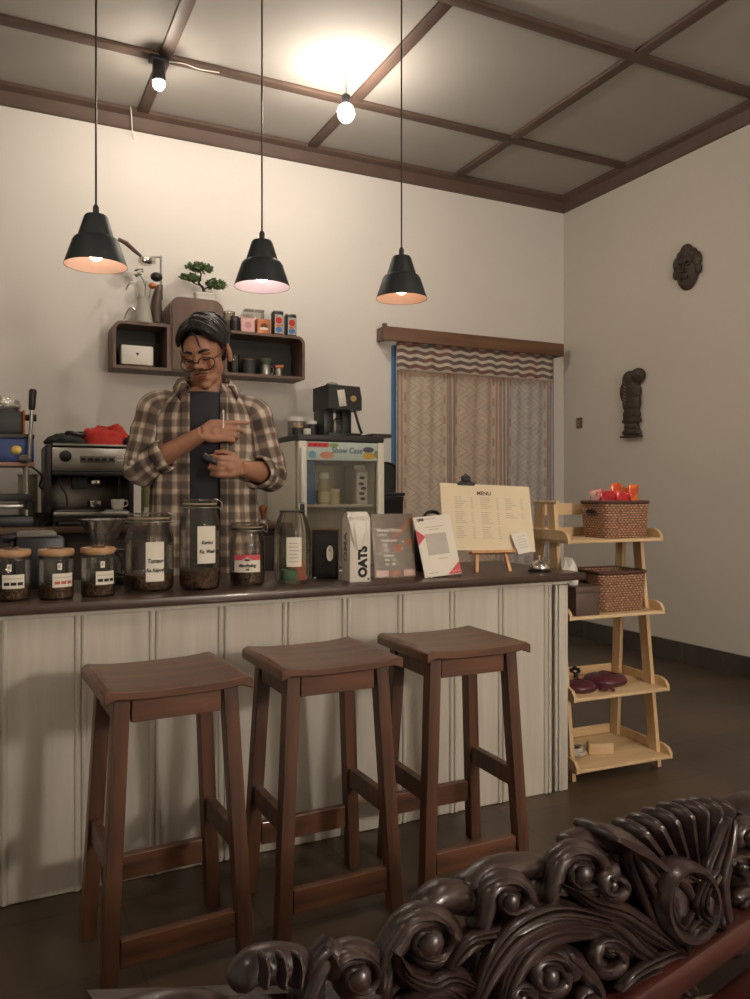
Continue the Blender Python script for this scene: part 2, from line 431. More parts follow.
cur = thing('door_curtain', 'patterned woven curtain with zigzag motifs hanging before the blue doorway', 'curtain', (0, 0, 0))
x_a, x_b = at(400, 400, Y=4.53).x, at(556, 400, Y=4.53).x
cuts = [x_a, at(452, 400, Y=4.53).x, at(506, 400, Y=4.53).x, x_b]
cols = [((196, 182, 164), (182, 168, 152)), ((190, 172, 154), (176, 162, 148)), ((180, 174, 168), (166, 162, 156))]
for i in range(3):
    ph = i*1.3
    amp = (0.008, 0.013, 0.007)[i]; fr = (26, 44, 24)[i]
    mb = sheet(cuts[i]-0.01, cuts[i+1]+0.01, 0.28, cz_top-0.02, 4.572-0.003*i, 60, 24, lambda x, t: amp*math.sin(x*fr+ph+0.5*t)*(0.5+0.5*t)+0.004*math.sin(x*71+t*3))
    c = mb.build('cloth_panel', ikat('ikat_%d' % i, *cols[i]), cur, smooth=80)
    md = c.modifiers.new('s', 'SOLIDIFY'); md.thickness = 0.003; bake(c)
mb = sheet(x_a-0.01, x_b-0.02, cz_top-0.20, cz_top, 4.548, 120, 8, lambda x, t: 0.005*math.sin(x*38)*(0.4+t)+0.003*math.sin(x*90+1))
v = mb.build('valance', stripes('valance_stripes'), cur, smooth=80); md = v.modifiers.new('s', 'SOLIDIFY'); md.thickness = 0.003; bake(v)
mb = MB()
xx = x_a
while xx < x_b-0.03:
    yy = 4.548+0.005*math.sin(xx*38)*1.4+0.003*math.sin(xx*90+1)
    mb.tube([(xx, yy, cz_top-0.198), (xx+0.002, yy-0.002, cz_top-0.21), (xx+random.uniform(-.004, .004), yy-0.001, cz_top-0.235)], 0.0016, 4); xx += 0.012
fr_ = mb.build('fringe', mat('fringe_thread', (196, 160, 134), 0.9), cur); fr_['kind'] = 'stuff'
a, b = at(384, 325, Y=4.51), at(564, 344, Y=4.51)
zc_ = at(470, 341, Y=4.51).z
pel = thing('curtain_pelmet', 'long brown wooden pelmet board above the patterned curtain', 'curtain rail', ((a.x+b.x)/2, 4.565, zc_))
L = b.x-a.x
MB().box((0, -0.045, 0), (L, 0.022, 0.09), 0.004).build('front_board', wood('pelmet_wood', (92, 62, 46), (122, 88, 66), 'X', 0.4, 0.55), pel)
for s in (-1, 1): mb = MB().box((s*(L/2-0.011), 0.010, 0.0), (0.022, 0.088, 0.088), 0.003); mb.build('return_board', MT['walnut'], pel)
MB().box((-L/2+0.01, -0.045, 0.052), (0.03, 0.024, 0.02), 0.005).build('end_stop', MT['walnut'], pel)

# ================================================================ BAR COUNTER
CZ = 0.761
ct = thing('bar_counter', 'long white panelled bar counter with a dark wood top', 'counter', (0, 0, 0))
cx0, cx1, cy0, cy1 = -1.2, 1.815, 2.20, 2.66
MB().box(((cx0-0.03+1.875)/2, (2.165+2.70)/2, CZ-0.0125), (1.875-cx0+0.03, 0.535, 0.025), 0.004).build('worktop', MT['top'], ct)
mb = MB(); seam = 0.2136-0.19*8
k = 0
while seam < 1.70:
    a = max(seam+0.012, cx0); b = min(seam+0.19-0.012, cx1-0.02)
    if seam > 1.70: break
    if b > a+0.02:
        mb.box(((a+b)/2, cy0+0.006, (CZ-0.025)/2), (b-a, 0.012, CZ-0.027), 0.003, seg=1)
    seam += 0.19
mb.box(((cx0+cx1)/2, cy0+0.02, (CZ-0.025)/2), (cx1-cx0, 0.014, CZ-0.027))
mb.build('front_panel', MT['board'], ct)
seam = 0.2136-0.19*7
while seam < 1.78:
    mb = MB()
    for d in (-0.0085, 0.0085): mb.tube([(seam+d, cy0-0.0005, 0.004), (seam+d, cy0-0.0005, CZ-0.03)], [0.0075]*2, 8)
    mb.box((seam, cy0+0.004, CZ/2-0.012), (0.03, 0.008, CZ-0.034), 0.001, seg=1)
    mb.build('bead_moulding', MT['board'], ct)
    seam += 0.19
MB().box(((cx0+cx1)/2, cy0-0.002, CZ-0.033), (cx1-cx0, 0.012, 0.014), 0.003).build('top_rail', MT['board'], ct)
mb = MB().box((cx1-0.018, cy0-0.003, (CZ-0.04)/2), (0.04, 0.012, CZ-0.044), 0.003).box((cx1-0.046, cy0-0.001, (CZ-0.04)/2), (0.012, 0.012, CZ-0.044), 0.004)
mb.build('corner_post', MT['board'], ct)
MB().box((cx1-0.007, (cy0+cy1)/2+0.016, (CZ-0.025)/2), (0.014, cy1-cy0-0.03, CZ-0.027), 0.002).build('side_panel', MT['board'], ct)
MB().box((cx0+0.007, (cy0+cy1)/2+0.016, (CZ-0.025)/2), (0.014, cy1-cy0-0.03, CZ-0.027), 0.002).build('side_panel', MT['board'], ct)

# ================================================================ STOOLS
def bar(mb, a, b, w, d):      # rectangular bar between two points, section w (x) by d (y)
    a = Vector(a); b = Vector(b); r = []
    for p in (a, b):
        r.append([p+Vector(q) for q in ((-w/2, -d/2, 0), (w/2, -d/2, 0), (w/2, d/2, 0), (-w/2, d/2, 0))])
    return mb.loft(r)
def bevel(o, w=0.002):
    m = o.modifiers.new('b', 'BEVEL'); m.width = w; m.segments = 2; m.limit_method = 'ANGLE'; m.harden_normals = False
    return o
def make_stool(label, loc, rz):
    t = thing('bar_stool', label, 'stool', loc, rz, 'wooden bar stools along the counter')
    H = 0.64; wx, wy = 0.322, 0.298
    # saddle seat: outline in XZ with raised, rolled ends
    up = []; dn = []
    for i in range(25):
        x = -wx/2+wx*i/24; q = abs(x)/(wx/2)
        z = H-0.010+0.010*q**3
        if q > 0.93: z -= 0.010*((q-0.93)/0.07)**2
        up.append((x, z)); dn.append((x, z-0.020-0.016*(max(0, q-0.9)/0.1)**0.5+0.012*(q > 0.97)))
    MB().prism(up[::-1]+dn, -wy/2, wy/2).build('seat', MT['stool_seat'], t, smooth=50)
    bevel(t.children[-1], 0.003)
    tx, ty, bx, by = 0.118, 0.100, 0.150, 0.124; zt = H-0.029
    def px(z, s): return s*(bx+(tx-bx)*z/zt)
    def py(z, s): return s*(by+(ty-by)*z/zt)
    for sx in (-1, 1):
        for sy in (-1, 1):
            mb = MB(); bar(mb, (px(0, sx), py(0, sy), 0), (px(zt, sx), py(zt, sy), zt), 0.034, 0.036)
            bevel(mb.build('leg', MT['stool'], t, smooth=0))
    z = zt-0.03
    for sy in (-1, 1):
        mb = MB().box((0, py(z, sy), z), (2*px(z, 1)-0.044, 0.022, 0.05)); bevel(mb.build('apron', MT['stool_x'], t, smooth=0))
    for sx in (-1, 1):
        mb = MB().box((px(z, sx), 0, z), (0.022, 2*py(z, 1)-0.042, 0.05)); bevel(mb.build('apron', MT['stool_x'], t, smooth=0))
    for sy, z in ((-1, 0.080), (1, 0.150)):
        mb = MB().box((0, py(z, sy), z), (2*px(z, 1)-0.044, 0.022, 0.058)); bevel(mb.build('stretcher', MT['stool_x'], t, smooth=0))
    for sx in (-1, 1):
        z = 0.26
        mb = MB().box((px(z, sx), 0, z), (0.022, 2*py(z, 1)-0.042, 0.05)); bevel(mb.build('stretcher', MT['stool'], t, smooth=0))
    return t
s1 = make_stool('dark wooden bar stool nearest the carved bench, leftmost of the three stools', (0.362, 1.850, 0), 0.05)
dup(s1, (0.762, 1.886, 0), 0.02, 'dark wooden bar stool in the middle of the three, between two other stools')
dup(s1, (1.164, 1.900, 0), -0.01, 'dark wooden bar stool at the right of the three, nearest the ladder shelf')

# ================================================================ LAMPS
shade_in = mat('shade_white_enamel', (186, 166, 156), 0.35, var=0.02)
GL = {'warm': glow('bulb_warm', (255, 216, 184), 17), 'main': glow('bulb_main', (255, 242, 226), 330), 'spot': glow('bulb_spot', (255, 241, 222), 450), 'room2': glow('bulb_room_b', (255, 240, 222), 420), 'room': glow('bulb_room', (255, 240, 222), 520)}
def pendant(px, py, lab, on, ang):
    z0 = at(px, py, Y=2.45)
    t = thing('pendant_lamp', lab, 'lamp', (z0.x, z0.y, z0.z), ang, 'black pendant lamps over the counter')
    prof = [(0.090, 0.0), (0.066, 0.072), (0.060, 0.080), (0.052, 0.084), (0.034, 0.142), (0.030, 0.148), (0.014, 0.153), (0.0, 0.154)]
    b = MB().shell(prof, 40).build('lamp_shade', MT['blackm'], t, smooth=35)
    MB().shell([(0.0885, 0.0008), (0.0645, 0.071), (0.05, 0.082), (0.033, 0.140), (0.0, 0.146)], 40).build('shade_lining', shade_in, t, smooth=60, )
    MB().lathe([(0.009, 0.153), (0.009, 0.172), (0.005, 0.180), (0.0, 0.181)], 12).build('cord_grip', MT['black'], t)
    MB().tube([(0, 0, 0.178), (0.0, 0, ZC-z0.z-0.03)], 0.0030, 6).build('cord', MT['black'], t)
    MB().lathe([(0.0, ZC-z0.z-0.032), (0.03, ZC-z0.z-0.03), (0.034, ZC-z0.z-0.001), (0.0, ZC-z0.z-0.0005)], 20).build('ceiling_cap', MT['black'], t)
    MB().lathe([(0.0, 0.118), (0.017, 0.116), (0.017, 0.075), (0.0, 0.073)], 16).build('bulb_holder', MT['white'], t)
    MB().ell((0, 0, 0.045), (0.026, 0.026, 0.03), None, 14, 10).build('bulb', on, t)
    return t
pendant(96, 266, 'leftmost of the three black pendant lamps, its warm bulb showing', GL['warm'], 0)
pendant(262, 287, 'black pendant lamp with pale inside, hanging right of the small bonsai', glow('bulb_soft', (248, 238, 250), 20), 0)
pendant(401.5, 299, 'black pendant lamp with warm bulb hanging above the left end of the pelmet', glow('bulb_warm_b', (255, 206, 164), 13), 0)

mz = 3.98
ml = Vector((0, 0, CH))+Vector((S_+C_*(346-375)/791, C_-S_*(346-375)/791, (490-113)/791))*mz
t = thing('ceiling_bulb', 'bright bare bulb hanging from the ceiling between the pendant lamps', 'light bulb', ml)
MB().ell((0, 0, 0), (0.042, 0.042, 0.048), None, 16, 12).build('bulb', GL['main'], t)
MB().lathe([(0, 0.034), (0.02, 0.036), (0.022, 0.085), (0.012, 0.095), (0, 0.096)], 16).build('bulb_holder', MT['black'], t)
MB().tube([(0, 0, 0.09), (0, 0, ZC-ml.z-0.01)], 0.004, 6).build('cord', MT['white'], t)
MB().lathe([(0, ZC-ml.z-0.014), (0.03, ZC-ml.z-0.012), (0.034, ZC-ml.z), (0, ZC-ml.z)], 16).build('ceiling_cap', MT['white'], t)
sz = ZC-0.022
t = thing('ceiling_spotlight', 'small black cylinder spotlight fixed where two ceiling battens cross', 'lamp', (0.74, 3.93, sz))
MB().box((0, 0, -0.012), (0.09, 0.06, 0.024), 0.004).build('mount', MT['black'], t)
MB().lathe([(0, -0.02), (0.03, -0.022), (0.034, -0.115), (0.030, -0.118), (0.0, -0.112)], 20).build('housing', MT['black'], t)
MB().ell((0, 0, -0.128), (0.028, 0.028, 0.03), None, 14, 10).build('bulb', GL['spot'], t)
MB().tube(smoothline([(0.04, 0, -0.01), (0.12, -0.01, -0.006), (0.2, 0.01, -0.004), (0.3, 0.0, -0.003)]), 0.003, 6).build('cord', MT['white'], t)
t = thing('light_cable', 'thin cable drooping from a ceiling batten down the back wall moulding', 'cable', (0, 0, 0))
bpy.data.objects.remove(t)
cb = MB().tube(smoothline([(0.70, YW-0.086, ZC-0.005), (0.705, YW-0.09, ZC-0.06), (0.715, YW-0.05, ZC-0.115), (0.73, YW-0.008, ZC-0.15)]), 0.003, 6).build('wall_cable', MT['white'])
tag(cb, 'short pale cable end hanging over the ceiling moulding below the spotlight', 'cable')
# lamps in the near half of the room (out of the picture, they light the counter front)
for i, (x, y) in enumerate(((1.75, 0.55), (-0.9, 0.9))):
    t = thing('ceiling_bulb', ('bare bulb on the ceiling above the carved bench, behind the viewer', 'bare bulb on the ceiling left of the viewer')[i], 'light bulb', (x, y, ZC-0.16))
    MB().ell((0, 0, 0), (0.035, 0.035, 0.042), None, 14, 10).build('bulb', GL['room'] if i == 0 else GL['room2'], t)
    MB().lathe([(0, 0.034), (0.02, 0.036), (0.022, 0.085), (0.03, 0.159), (0, 0.16)], 16).build('bulb_holder', MT['black'], t)

t = thing('floor_lamp', 'floor lamp with a round paper globe standing behind the viewer', 'lamp', (1.85, -1.15, 0))
MB().lathe([(0, 0), (0.13, 0), (0.13, 0.012), (0.02, 0.02), (0, 0.02)], 28).build('base', MT['black'], t)
MB().tube([(0, 0, 0.018), (0, 0, 1.34)], 0.011, 12).build('pole', MT['black'], t)
MB().ell((0, 0, 1.46), (0.14, 0.14, 0.13), None, 24, 16).build('lamp_globe', glow('paper_globe', (255, 241, 226), 158), t)

# ================================================================ RIGHT WALL
p = at(689, 270, X=XW); rw = math.radians(90)
def relief(c, M, mb, r, pts=None): pass
t = thing('wall_mask', 'dark carved oval face mask high on the right wall', 'mask', (XW, p.y, p.z), -PI/2)
# local x = along wall (image right), local -Y = out of wall
mb = MB()
mb.ell((0, -0.012, -0.01), (0.082, 0.034, 0.115)).ell((0, -0.02, 0.105), (0.045, 0.03, 0.05))
for s in (-1, 1):
    mb.ell((s*0.072, -0.015, 0.045), (0.034, 0.025, 0.05)).ell((s*0.086, -0.015, -0.01), (0.02, 0.02, 0.035))
    mb.ell((s*0.045, -0.018, 0.09), (0.03, 0.024, 0.032))
o = mb.build('face_body', MT['relic'], t); md = o.modifiers.new('r', 'REMESH'); md.mode = 'VOXEL'; md.voxel_size = 0.005; bake(o)
mb = MB()
for s in (-1, 1):
    mb.ell((s*0.03, -0.045, 0.022), (0.018, 0.010, 0.009)); mb.tube([(s*0.052, -0.04, 0.038), (s*0.03, -0.05, 0.046), (s*0.01, -0.048, 0.036)], 0.006, 6)
mb.tube([(0, -0.045, 0.03), (0, -0.058, -0.005), (0, -0.062, -0.022)], [0.007, 0.010, 0.014], 8)
mb.tube([(-0.028, -0.044, -0.055), (0, -0.052, -0.05), (0.028, -0.044, -0.055)], 0.008, 8)
mb.build('face_features', MT['relic'], t)
p = at(633, 403, X=XW)
t = thing('wall_carving', 'tall dark carved wooden figure with curled head hanging on the right wall', 'carving', (XW, p.y, p.z), -PI/2)
mb = MB()
k = 0.17/34*1.0
def q(px, py): # target pixel -> local x,z of this carving
    pp = at(px, py, X=XW); return (-(pp.y-p.y), pp.z-p.z)
mb = MB()
for (px_, py_, rx, rz) in ((640, 376, .062, .052), (632, 380, .06, .06), (630, 392, .066, .085), (634, 403, .078, .085), (636, 392, .062, .075), (634, 415, .076, .055), (634, 421, .086, .026), (634, 427, .066, .03), (634, 432.5, .086, .026)):
    a, b = q(px_, py_); mb.ell((a, -0.02, b), (rx, 0.035, rz))
o = mb.build('figure', MT['relic'], t); md = o.modifiers.new('r', 'REMESH'); md.mode = 'VOXEL'; md.voxel_size = 0.006; bake(o)
mb = MB()
for i in range(7):
    a, b = q(628, 384+i*3.2); mb.tube([(a-0.012, -0.035, b+0.012), (a+0.02, -0.055, b), (a+0.034, -0.05, b-0.012)], 0.004, 6)
mb.build('carved_feathers', mat('pale_wood_ridges', (120, 104, 88), 0.6), t)
mb = MB()
a, b = q(634, 436.5); mb.box((a, -0.025, b), (0.165, 0.045, 0.014), 0.004)
mb.build('base_plinth', MT['relic'], t)
p = at(580, 423, X=XW)
t = thing('light_switch', 'tiny brown switch plate low on the right wall beside the curtain', 'switch', (XW, p.y, p.z), -PI/2)
MB().box((0, -0.006, 0), (0.055, 0.012, 0.075), 0.004).build('plate', mat('switch_brown', (112, 88, 62), 0.5), t)
MB().box((0, -0.014, 0), (0.022, 0.008, 0.036), 0.002).build('rocker', mat('rocker_tan', (150, 124, 92), 0.5), t)

# ================================================================ LADDER SHELF
LX, LY, LR = 1.867, 2.235, math.radians(-3)
ld = thing('ladder_shelf', 'pale pine ladder shelf with four tray shelves at the end of the counter', 'shelf', (LX, LY, 0), LR)
W = 0.438
SH = [(0.055, -0.03, 0.30), (0.305, -0.015, 0.29), (0.592, 0.01, 0.28), (0.868, 0.02, 0.265)]   # z, front y, back y
for (z, ya, yb) in SH:
    mb = MB().box((W/2, (ya+yb)/2, z-0.006), (W, yb-ya, 0.012), 0.002)
    bd = mb.build('shelf_board', MT['pine'], ld)
    for x in (0.006, W-0.006):
        pr = []
        for (yy, zz) in ((ya-0.002, z-0.012), (yb, z-0.012), (yb, z+0.034), (ya+0.035, z+0.034), (ya+0.012, z+0.026), (ya-0.002, z+0.008)): pr.append((yy, zz))
        m = MB().prism(pr, -0.006, 0.006, Matrix.Translation((x, 0, 0)) @ Matrix.Rotation(PI/2, 4, 'Z'))
        m.build('side_rim', MT['pine'], bd, smooth=0)
    MB().box((W/2, yb-0.005, z+0.015), (W-0.026, 0.010, 0.04), 0.002).build('back_rim', MT['pine'], bd)
MB().box((W/2, 0.249, 0.975), (W-0.06, 0.012, 0.045), 0.002).build('top_rail', MT['pine'], ld)
for x in (0.024, W-0.020):
    for (y0, y1) in ((0.035, 0.150), (0.27, 0.225)):
        zt_ = 1.005 if y0 < 0.1 else 1.0
        # legs run outside the trays
        xx = x
        mb = MB(); a = Vector((xx, y0, 0)); b = Vector((xx, y1, zt_)); rr = []
        for pnt in (a, b): rr.append([pnt+Vector(qq) for qq in ((-0.008, -0.022, 0), (0.008, -0.022, 0), (0.008, 0.022, 0), (-0.008, 0.022, 0))])
        mb.loft(rr); mb.build('leg', MT['pine_z'], ld, smooth=0)
    MB().box((x, 0.185, 1.004), (0.020, 0.15, 0.012), 0.003).build('top_cap', MT['pine'], ld)
LM = Matrix.Translation((LX, LY, 0)) @ Matrix.Rotation(LR, 4, 'Z')
def onl(x, y, z): return LM @ Vector((x, y, z))

# woven baskets
def weave_mat():
    m, nt, p, o = newmat('woven_rattan')
    tc = N(nt, 'ShaderNodeTexCoord')
    sp = N(nt, 'ShaderNodeSeparateXYZ'); nt.links.new(tc.outputs['UV'], sp.inputs[0])
    mp = N(nt, 'ShaderNodeMapping'); mp.inputs['Scale'].default_value = (70, 130, 1); nt.links.new(tc.outputs['UV'], mp.inputs[0])
    nz = N(nt, 'ShaderNodeTexNoise'); nz.inputs['Scale'].default_value = 1.0; nz.inputs['Detail'].default_value = 3; nt.links.new(mp.outputs[0], nz.inputs['Vector'])
    row = math_(nt, 'FLOOR', math_(nt, 'DIVIDE', sp.outputs[1], 0.0092))
    rows = math_(nt, 'ABSOLUTE', math_(nt, 'SINE', math_(nt, 'MULTIPLY', sp.outputs[1], PI/0.0092)))
    cols_ = math_(nt, 'ABSOLUTE', math_(nt, 'SINE', math_(nt, 'ADD', math_(nt, 'MULTIPLY', sp.outputs[0], PI/0.0165), math_(nt, 'MULTIPLY', row, PI/2))))
    hgt = math_(nt, 'MULTIPLY', math_(nt, 'POWER', rows, 0.5), math_(nt, 'MULTIPLY_ADD', math_(nt, 'POWER', cols_, 0.6), 0.7, 0.3))
    v = math_(nt, 'MULTIPLY', hgt, math_(nt, 'MULTIPLY_ADD', nz.outputs[0], 1.5, 0.15))
    r = ramp(nt, v, [(0.05, srgb((84, 56, 44))), (0.35, srgb((122, 84, 62))), (0.66, srgb((148, 106, 80))), (0.95, srgb((200, 162, 130)))])
    nt.links.new(r.outputs[0], p.inputs['Base Color']); p.inputs['Roughness'].default_value = 0.6
    b = N(nt, 'ShaderNodeBump'); b.inputs['Strength'].default_value = 1.0; b.inputs['Distance'].default_value = 0.004
    nt.links.new(hgt, b.inputs['Height']); nt.links.new(b.outputs[0], p.inputs['Normal'])
    return m
WV = weave_mat()
def rrect(w, d, r, n=5):
    out = []
    for (cx, cy, a0) in ((w/2-r, d/2-r, 0), (-w/2+r, d/2-r, PI/2), (-w/2+r, -d/2+r, PI), (w/2-r, -d/2+r, 3*PI/2)):
        for i in range(n+1):
            a = a0+PI/2*i/n; out.append((cx+r*math.cos(a), cy+r*math.sin(a)))
    return out
def basket(loc, rz, w, d, h, lab):
    t = thing('woven_basket', lab, 'basket', loc, rz, None)
    rings = []; uv = []
    base = rrect(w, d, 0.03, 8)
    P = base+[base[0]]
    for (s, z) in ((0.90, 0.0), (0.93, 0.004), (0.96, h*0.3), (1.0, h*0.8), (1.0, h)):
        ring = []; ur = []; L = 0
        for i, (x, y) in enumerate(P):
            if i: L += math.hypot(x-P[i-1][0], y-P[i-1][1])
            ring.append((x*s, y*s, z)); ur.append((L, z))
        rings.append(ring); uv.append(ur)
    # split long sides for smooth UV
    mb = MB().loft(rings, close=False, cap=False, uv=uv)
    o = mb.build('woven_wall', WV, t, smooth=60); md = o.modifiers.new('s', 'SOLIDIFY'); md.thickness = 0.008; md.offset = -1; bake(o)
    MB().loft([[(x*0.9, y*0.9, 0.001) for x, y in base], [(x*0.9, y*0.9, 0.009) for x, y in base]]).build('basket_floor', WV, t)
    MB().tube([(x*1.0, y*1.0, h) for x, y in P], 0.0065, 8, cap=False).build('rim', WV, t)
    # handle hole surround on the left (-X) side
    hx = -w/2*1.0-0.003
    MB().tube([(hx, 0.03*math.cos(a), h*0.72+0.011*math.sin(a)) for a in [2*PI*k/20 for k in range(21)]], 0.004, 6, cap=False).build('handle_rim', WV, t)
    MB().ell((hx+0.003, 0, h*0.72), (0.003, 0.026, 0.009)).build('handle_hole', MT['shelf_in'], t)
    return t
bx1 = Vector((2.172, 2.345, 0.869))
basket(bx1, math.radians(-3), 0.215, 0.165, 0.135, 'square woven rattan basket on the top shelf of the ladder rack')
bx2 = Vector((2.163, 2.370, 0.593))
basket(bx2, math.radians(-3), 0.222, 0.195, 0.145, 'woven rattan basket on the second shelf behind the brown tissue box')
def packet(loc, rz, tilt, w, h, m, lab, group=None, name='snack_packet'):
    t = thing(name, lab, 'snack packet', loc, rz, group)
    rings = []
    n = 12
    for j in range(9):
        z = h*j/8; th = 0.014*math.sin(PI*min(max((j-0.5)/7, 0), 1))+0.0012; ring = []
        for k in range(n):
            a = 2*PI*k/n; ring.append((w/2*math.cos(a)*(1+0.03*math.sin(j*2.1+k)), th*math.sin(a)*(1+0.3*math.sin(k*2+j)), z))
        rings.append(ring)
    R = Euler((tilt[0], tilt[1], 0)).to_matrix().to_4x4()
    MB().loft(rings, M=R).build('wrapper', m, t, smooth=35)
    for zz in (h-0.004, 0.006): MB().box((0, 0, zz), (w*0.98, 0.002, 0.012), M=R).build('crimped_seal', MT['orange'] if m is ORF else MT['coral'], t)
    return t
def foil(name, c, c2):
    m, nt, p, o = newmat(name); tc = N(nt, 'ShaderNodeTexCoord')
    v = N(nt, 'ShaderNodeTexNoise'); v.inputs['Scale'].default_value = 45; nt.links.new(tc.outputs['Object'], v.inputs[0])
    r = ramp(nt, v.outputs[0], [(0.46, srgb(c)), (0.54, srgb(c2))]); nt.links.new(r.outputs[0], p.inputs['Base Color'])
    p.inputs['Roughness'].default_value = 0.25; p.inputs['Metallic'].default_value = 0.25
    b = N(nt, 'ShaderNodeBump'); b.inputs['Strength'].default_value = 0.6; nt.links.new(v.outputs[0], b.inputs['Height']); nt.links.new(b.outputs[0], p.inputs['Normal'])
    return m
RDF = foil('red_foil', (190, 30, 36), (150, 24, 30)); ORF = foil('orange_foil', (226, 110, 40), (190, 70, 30)); RDP = foil('pink_foil', (200, 50, 60), (220, 190, 180))
B1 = Matrix.Translation(bx1) @ Matrix.Rotation(math.radians(-3), 4, 'Z')
for i, (x, y, z, tx, ty, m, w, h, lab) in enumerate((
        (-0.056, -0.030, 0.05, 0.05, -0.08, RDF, 0.07, 0.105, 'shiny red snack packet at the left front of the top basket'),
        (-0.050, 0.03, 0.055, 0.0, -0.12, RDP, 0.07, 0.105, 'red and white snack packet at the left back of the top basket'),
        (-0.012, -0.03, 0.04, 0.1, 0.2, RDF, 0.066, 0.11, 'shiny red snack packet in the middle of the top basket'),
        (-0.012, 0.045, 0.03, 0.0, 0.1, RDP, 0.066, 0.112, 'red snack packet behind the middle packets of the top basket'),
        (0.036, 0.02, 0.03, 0.05, -0.12, ORF, 0.05, 0.155, 'orange snack packet standing tall, the leftmost orange one in the top basket'),
        (0.062, -0.01, 0.03, 0.05, 0.1, ORF, 0.045, 0.15, 'slim orange snack packet standing at the right of the top basket'),
        (0.074, 0.045, 0.03, 0.0, 0.18, ORF, 0.045, 0.14, 'orange snack packet leaning over the right rear of the top basket'))):
    packet(B1 @ Vector((x, y, z+0.022)), math.radians(-3)+random.uniform(-.3, .3), (tx, ty), w, h, m, lab, 'snack packets in the top basket')
B2 = Matrix.Translation(bx2) @ Matrix.Rotation(math.radians(-6), 4, 'Z')
packet(B2 @ Vector((-0.045, -0.02, 0.04)), 0.2, (0.3, 0.25), 0.07, 0.10, RDP, 'small red and white snack packet in the lower basket')
packet(B2 @ Vector((0.0, -0.0, 0.035)), -0.1, (0.3, -0.3), 0.06, 0.095, RDF, 'red snack packet partly hidden inside the lower basket')
# tissue box
tl = Vector((1.958, 2.300, 0.593))
t = thing('tissue_box', 'dark brown tissue box standing before the lower basket', 'tissue box', tl, math.radians(-3))
tb = mat('brown_leatherette', (92, 72, 64), 0.5, var=0.08)
MB().box((0, 0, 0.042), (0.105, 0.105, 0.084), 0.003).build('box_body', tb, t)
MB().box((0, 0, 0.094), (0.112, 0.112, 0.024), 0.004).build('lid', tb, t)
mb = MB(); rings = []
for j in range(7):
    z = 0.1+0.009*j; rr_ = (0.012+0.006*j) if j < 4 else (0.03-0.004*(j-3)); rings.append([((rr_)*math.cos(2*PI*k/16)*(1+0.25*math.sin(k*1.9+j))-0.02-0.003*j, rr_*0.5*math.sin(2*PI*k/16)*(1+0.3*math.cos(k*2.3)), z+0.012*math.sin(k*1.4)*j/6) for k in range(16)])
o = mb.build('x', None) if False else None
mb.loft([[(p[0]-0.012*(p[2]-0.1)/0.06, p[1], 0.1+(p[2]-0.1)*1.7) for p in r_] for r_ in rings]).build('tissue', MT['white'], t, smooth=30)
# maroon pouches on shelf 3
def pouch(loc, rz, a, b, h, lab):
    t = thing('leather_pouch', lab, 'pouch', loc, rz)
    rings = []
    for (s, z) in ((0.86, 0), (0.97, 0.004), (1, h*0.35), (0.97, h*0.62), (0.84, h*0.86), (0.55, h*0.97), (0.2, h)):
        rings.append([(a*s*math.cos(2*PI*k/32)*(1+0.04*math.cos(2*PI*k/32)), b*s*math.sin(2*PI*k/32), z) for k in range(32)])
    MB().loft(rings).build('body', MT['maroon'], t, smooth=60)
    MB().tube([(a*1.01*math.cos(2*PI*k/36), b*1.01*math.sin(2*PI*k/36), h*0.36) for k in range(37)], 0.0028, 6, cap=False).build('zip_seam', mat('dark_maroon_seam', (62, 26, 36), 0.5), t)
    MB().tube(smoothline([(-a*0.4, -b*0.2, h*0.9), (-a*0.15, b*0.15, h+0.008), (a*0.2, 0.0, h+0.006), (a*0.5, -b*0.25, h*0.92)]), 0.0035, 6).build('strap', MT['maroon'], t)
    return t
pouch(onl(0.255, 0.13, 0.306), 0.1, 0.088, 0.075, 0.036, 'large round maroon leather pouch at the centre of the third shelf')
pouch(onl(0.095, 0.085, 0.306), -0.2, 0.068, 0.060, 0.032, 'maroon pouch with strap ends at the left of the third shelf, beside the counter')
t = thing('key_ring', 'dark bunched cord loop lying between the two maroon pouches', 'cord', onl(0.175, 0.03, 0.306), 0)
MB().tube(smoothline([(-0.03, 0.03, 0.004), (0.0, 0.0, 0.02), (0.02, -0.02, 0.006), (0.035, -0.005, 0.005), (0.02, 0.015, 0.012), (-0.01, 0.02, 0.006)]), 0.0045, 6).build('loop', MT['maroon'], t)
MB().ico((-0.005, 0.0, 0.010), (0.018, 0.012, 0.010), sub=2, rnd=0.15).build('knot', MT['maroon'], t)
t = thing('tassel_charm', 'small black tassel standing behind the maroon pouches', 'charm', onl(0.165, 0.19, 0.306), 0)
MB().tube([(0, 0, 0.0), (0.0, 0, 0.035)], [0.011, 0.008], 8).build('stem', MT['black'], t)
mb = MB()
for k in range(16): mb.ico((random.uniform(-.016, .016), random.uniform(-.012, .012), 0.044+random.uniform(-.008, .010)), 0.007, rnd=0.3)
mb.build('tuft', MT['black'], t)
# bottom shelf
t = thing('wooden_block', 'small pale wooden block on the bottom shelf of the ladder rack', 'block', onl(0.20, 0.09, 0.056), math.radians(-26))
MB().box((-0.0, 0, 0.021), (0.095, 0.035, 0.042), 0.003).build('block_body', MT['pine'], t)
bevel(t.children[0], 0.001)
t = thing('rope_coil', 'coil of pale cord at the left of the bottom shelf', 'rope', onl(0.085, 0.10, 0.056), 0)
pts = [((0.050-0.00018*i+0.010*math.sin(i*0.23))*math.cos(i*0.33), (0.044-0.00012*i+0.008*math.cos(i*0.31))*math.sin(i*0.33), 0.006+0.022*(i/120)+0.007*(1+math.sin(i*0.11))) for i in range(120)]
MB().tube(pts, 0.0042, 6).build('coil', MT['rope'], t)
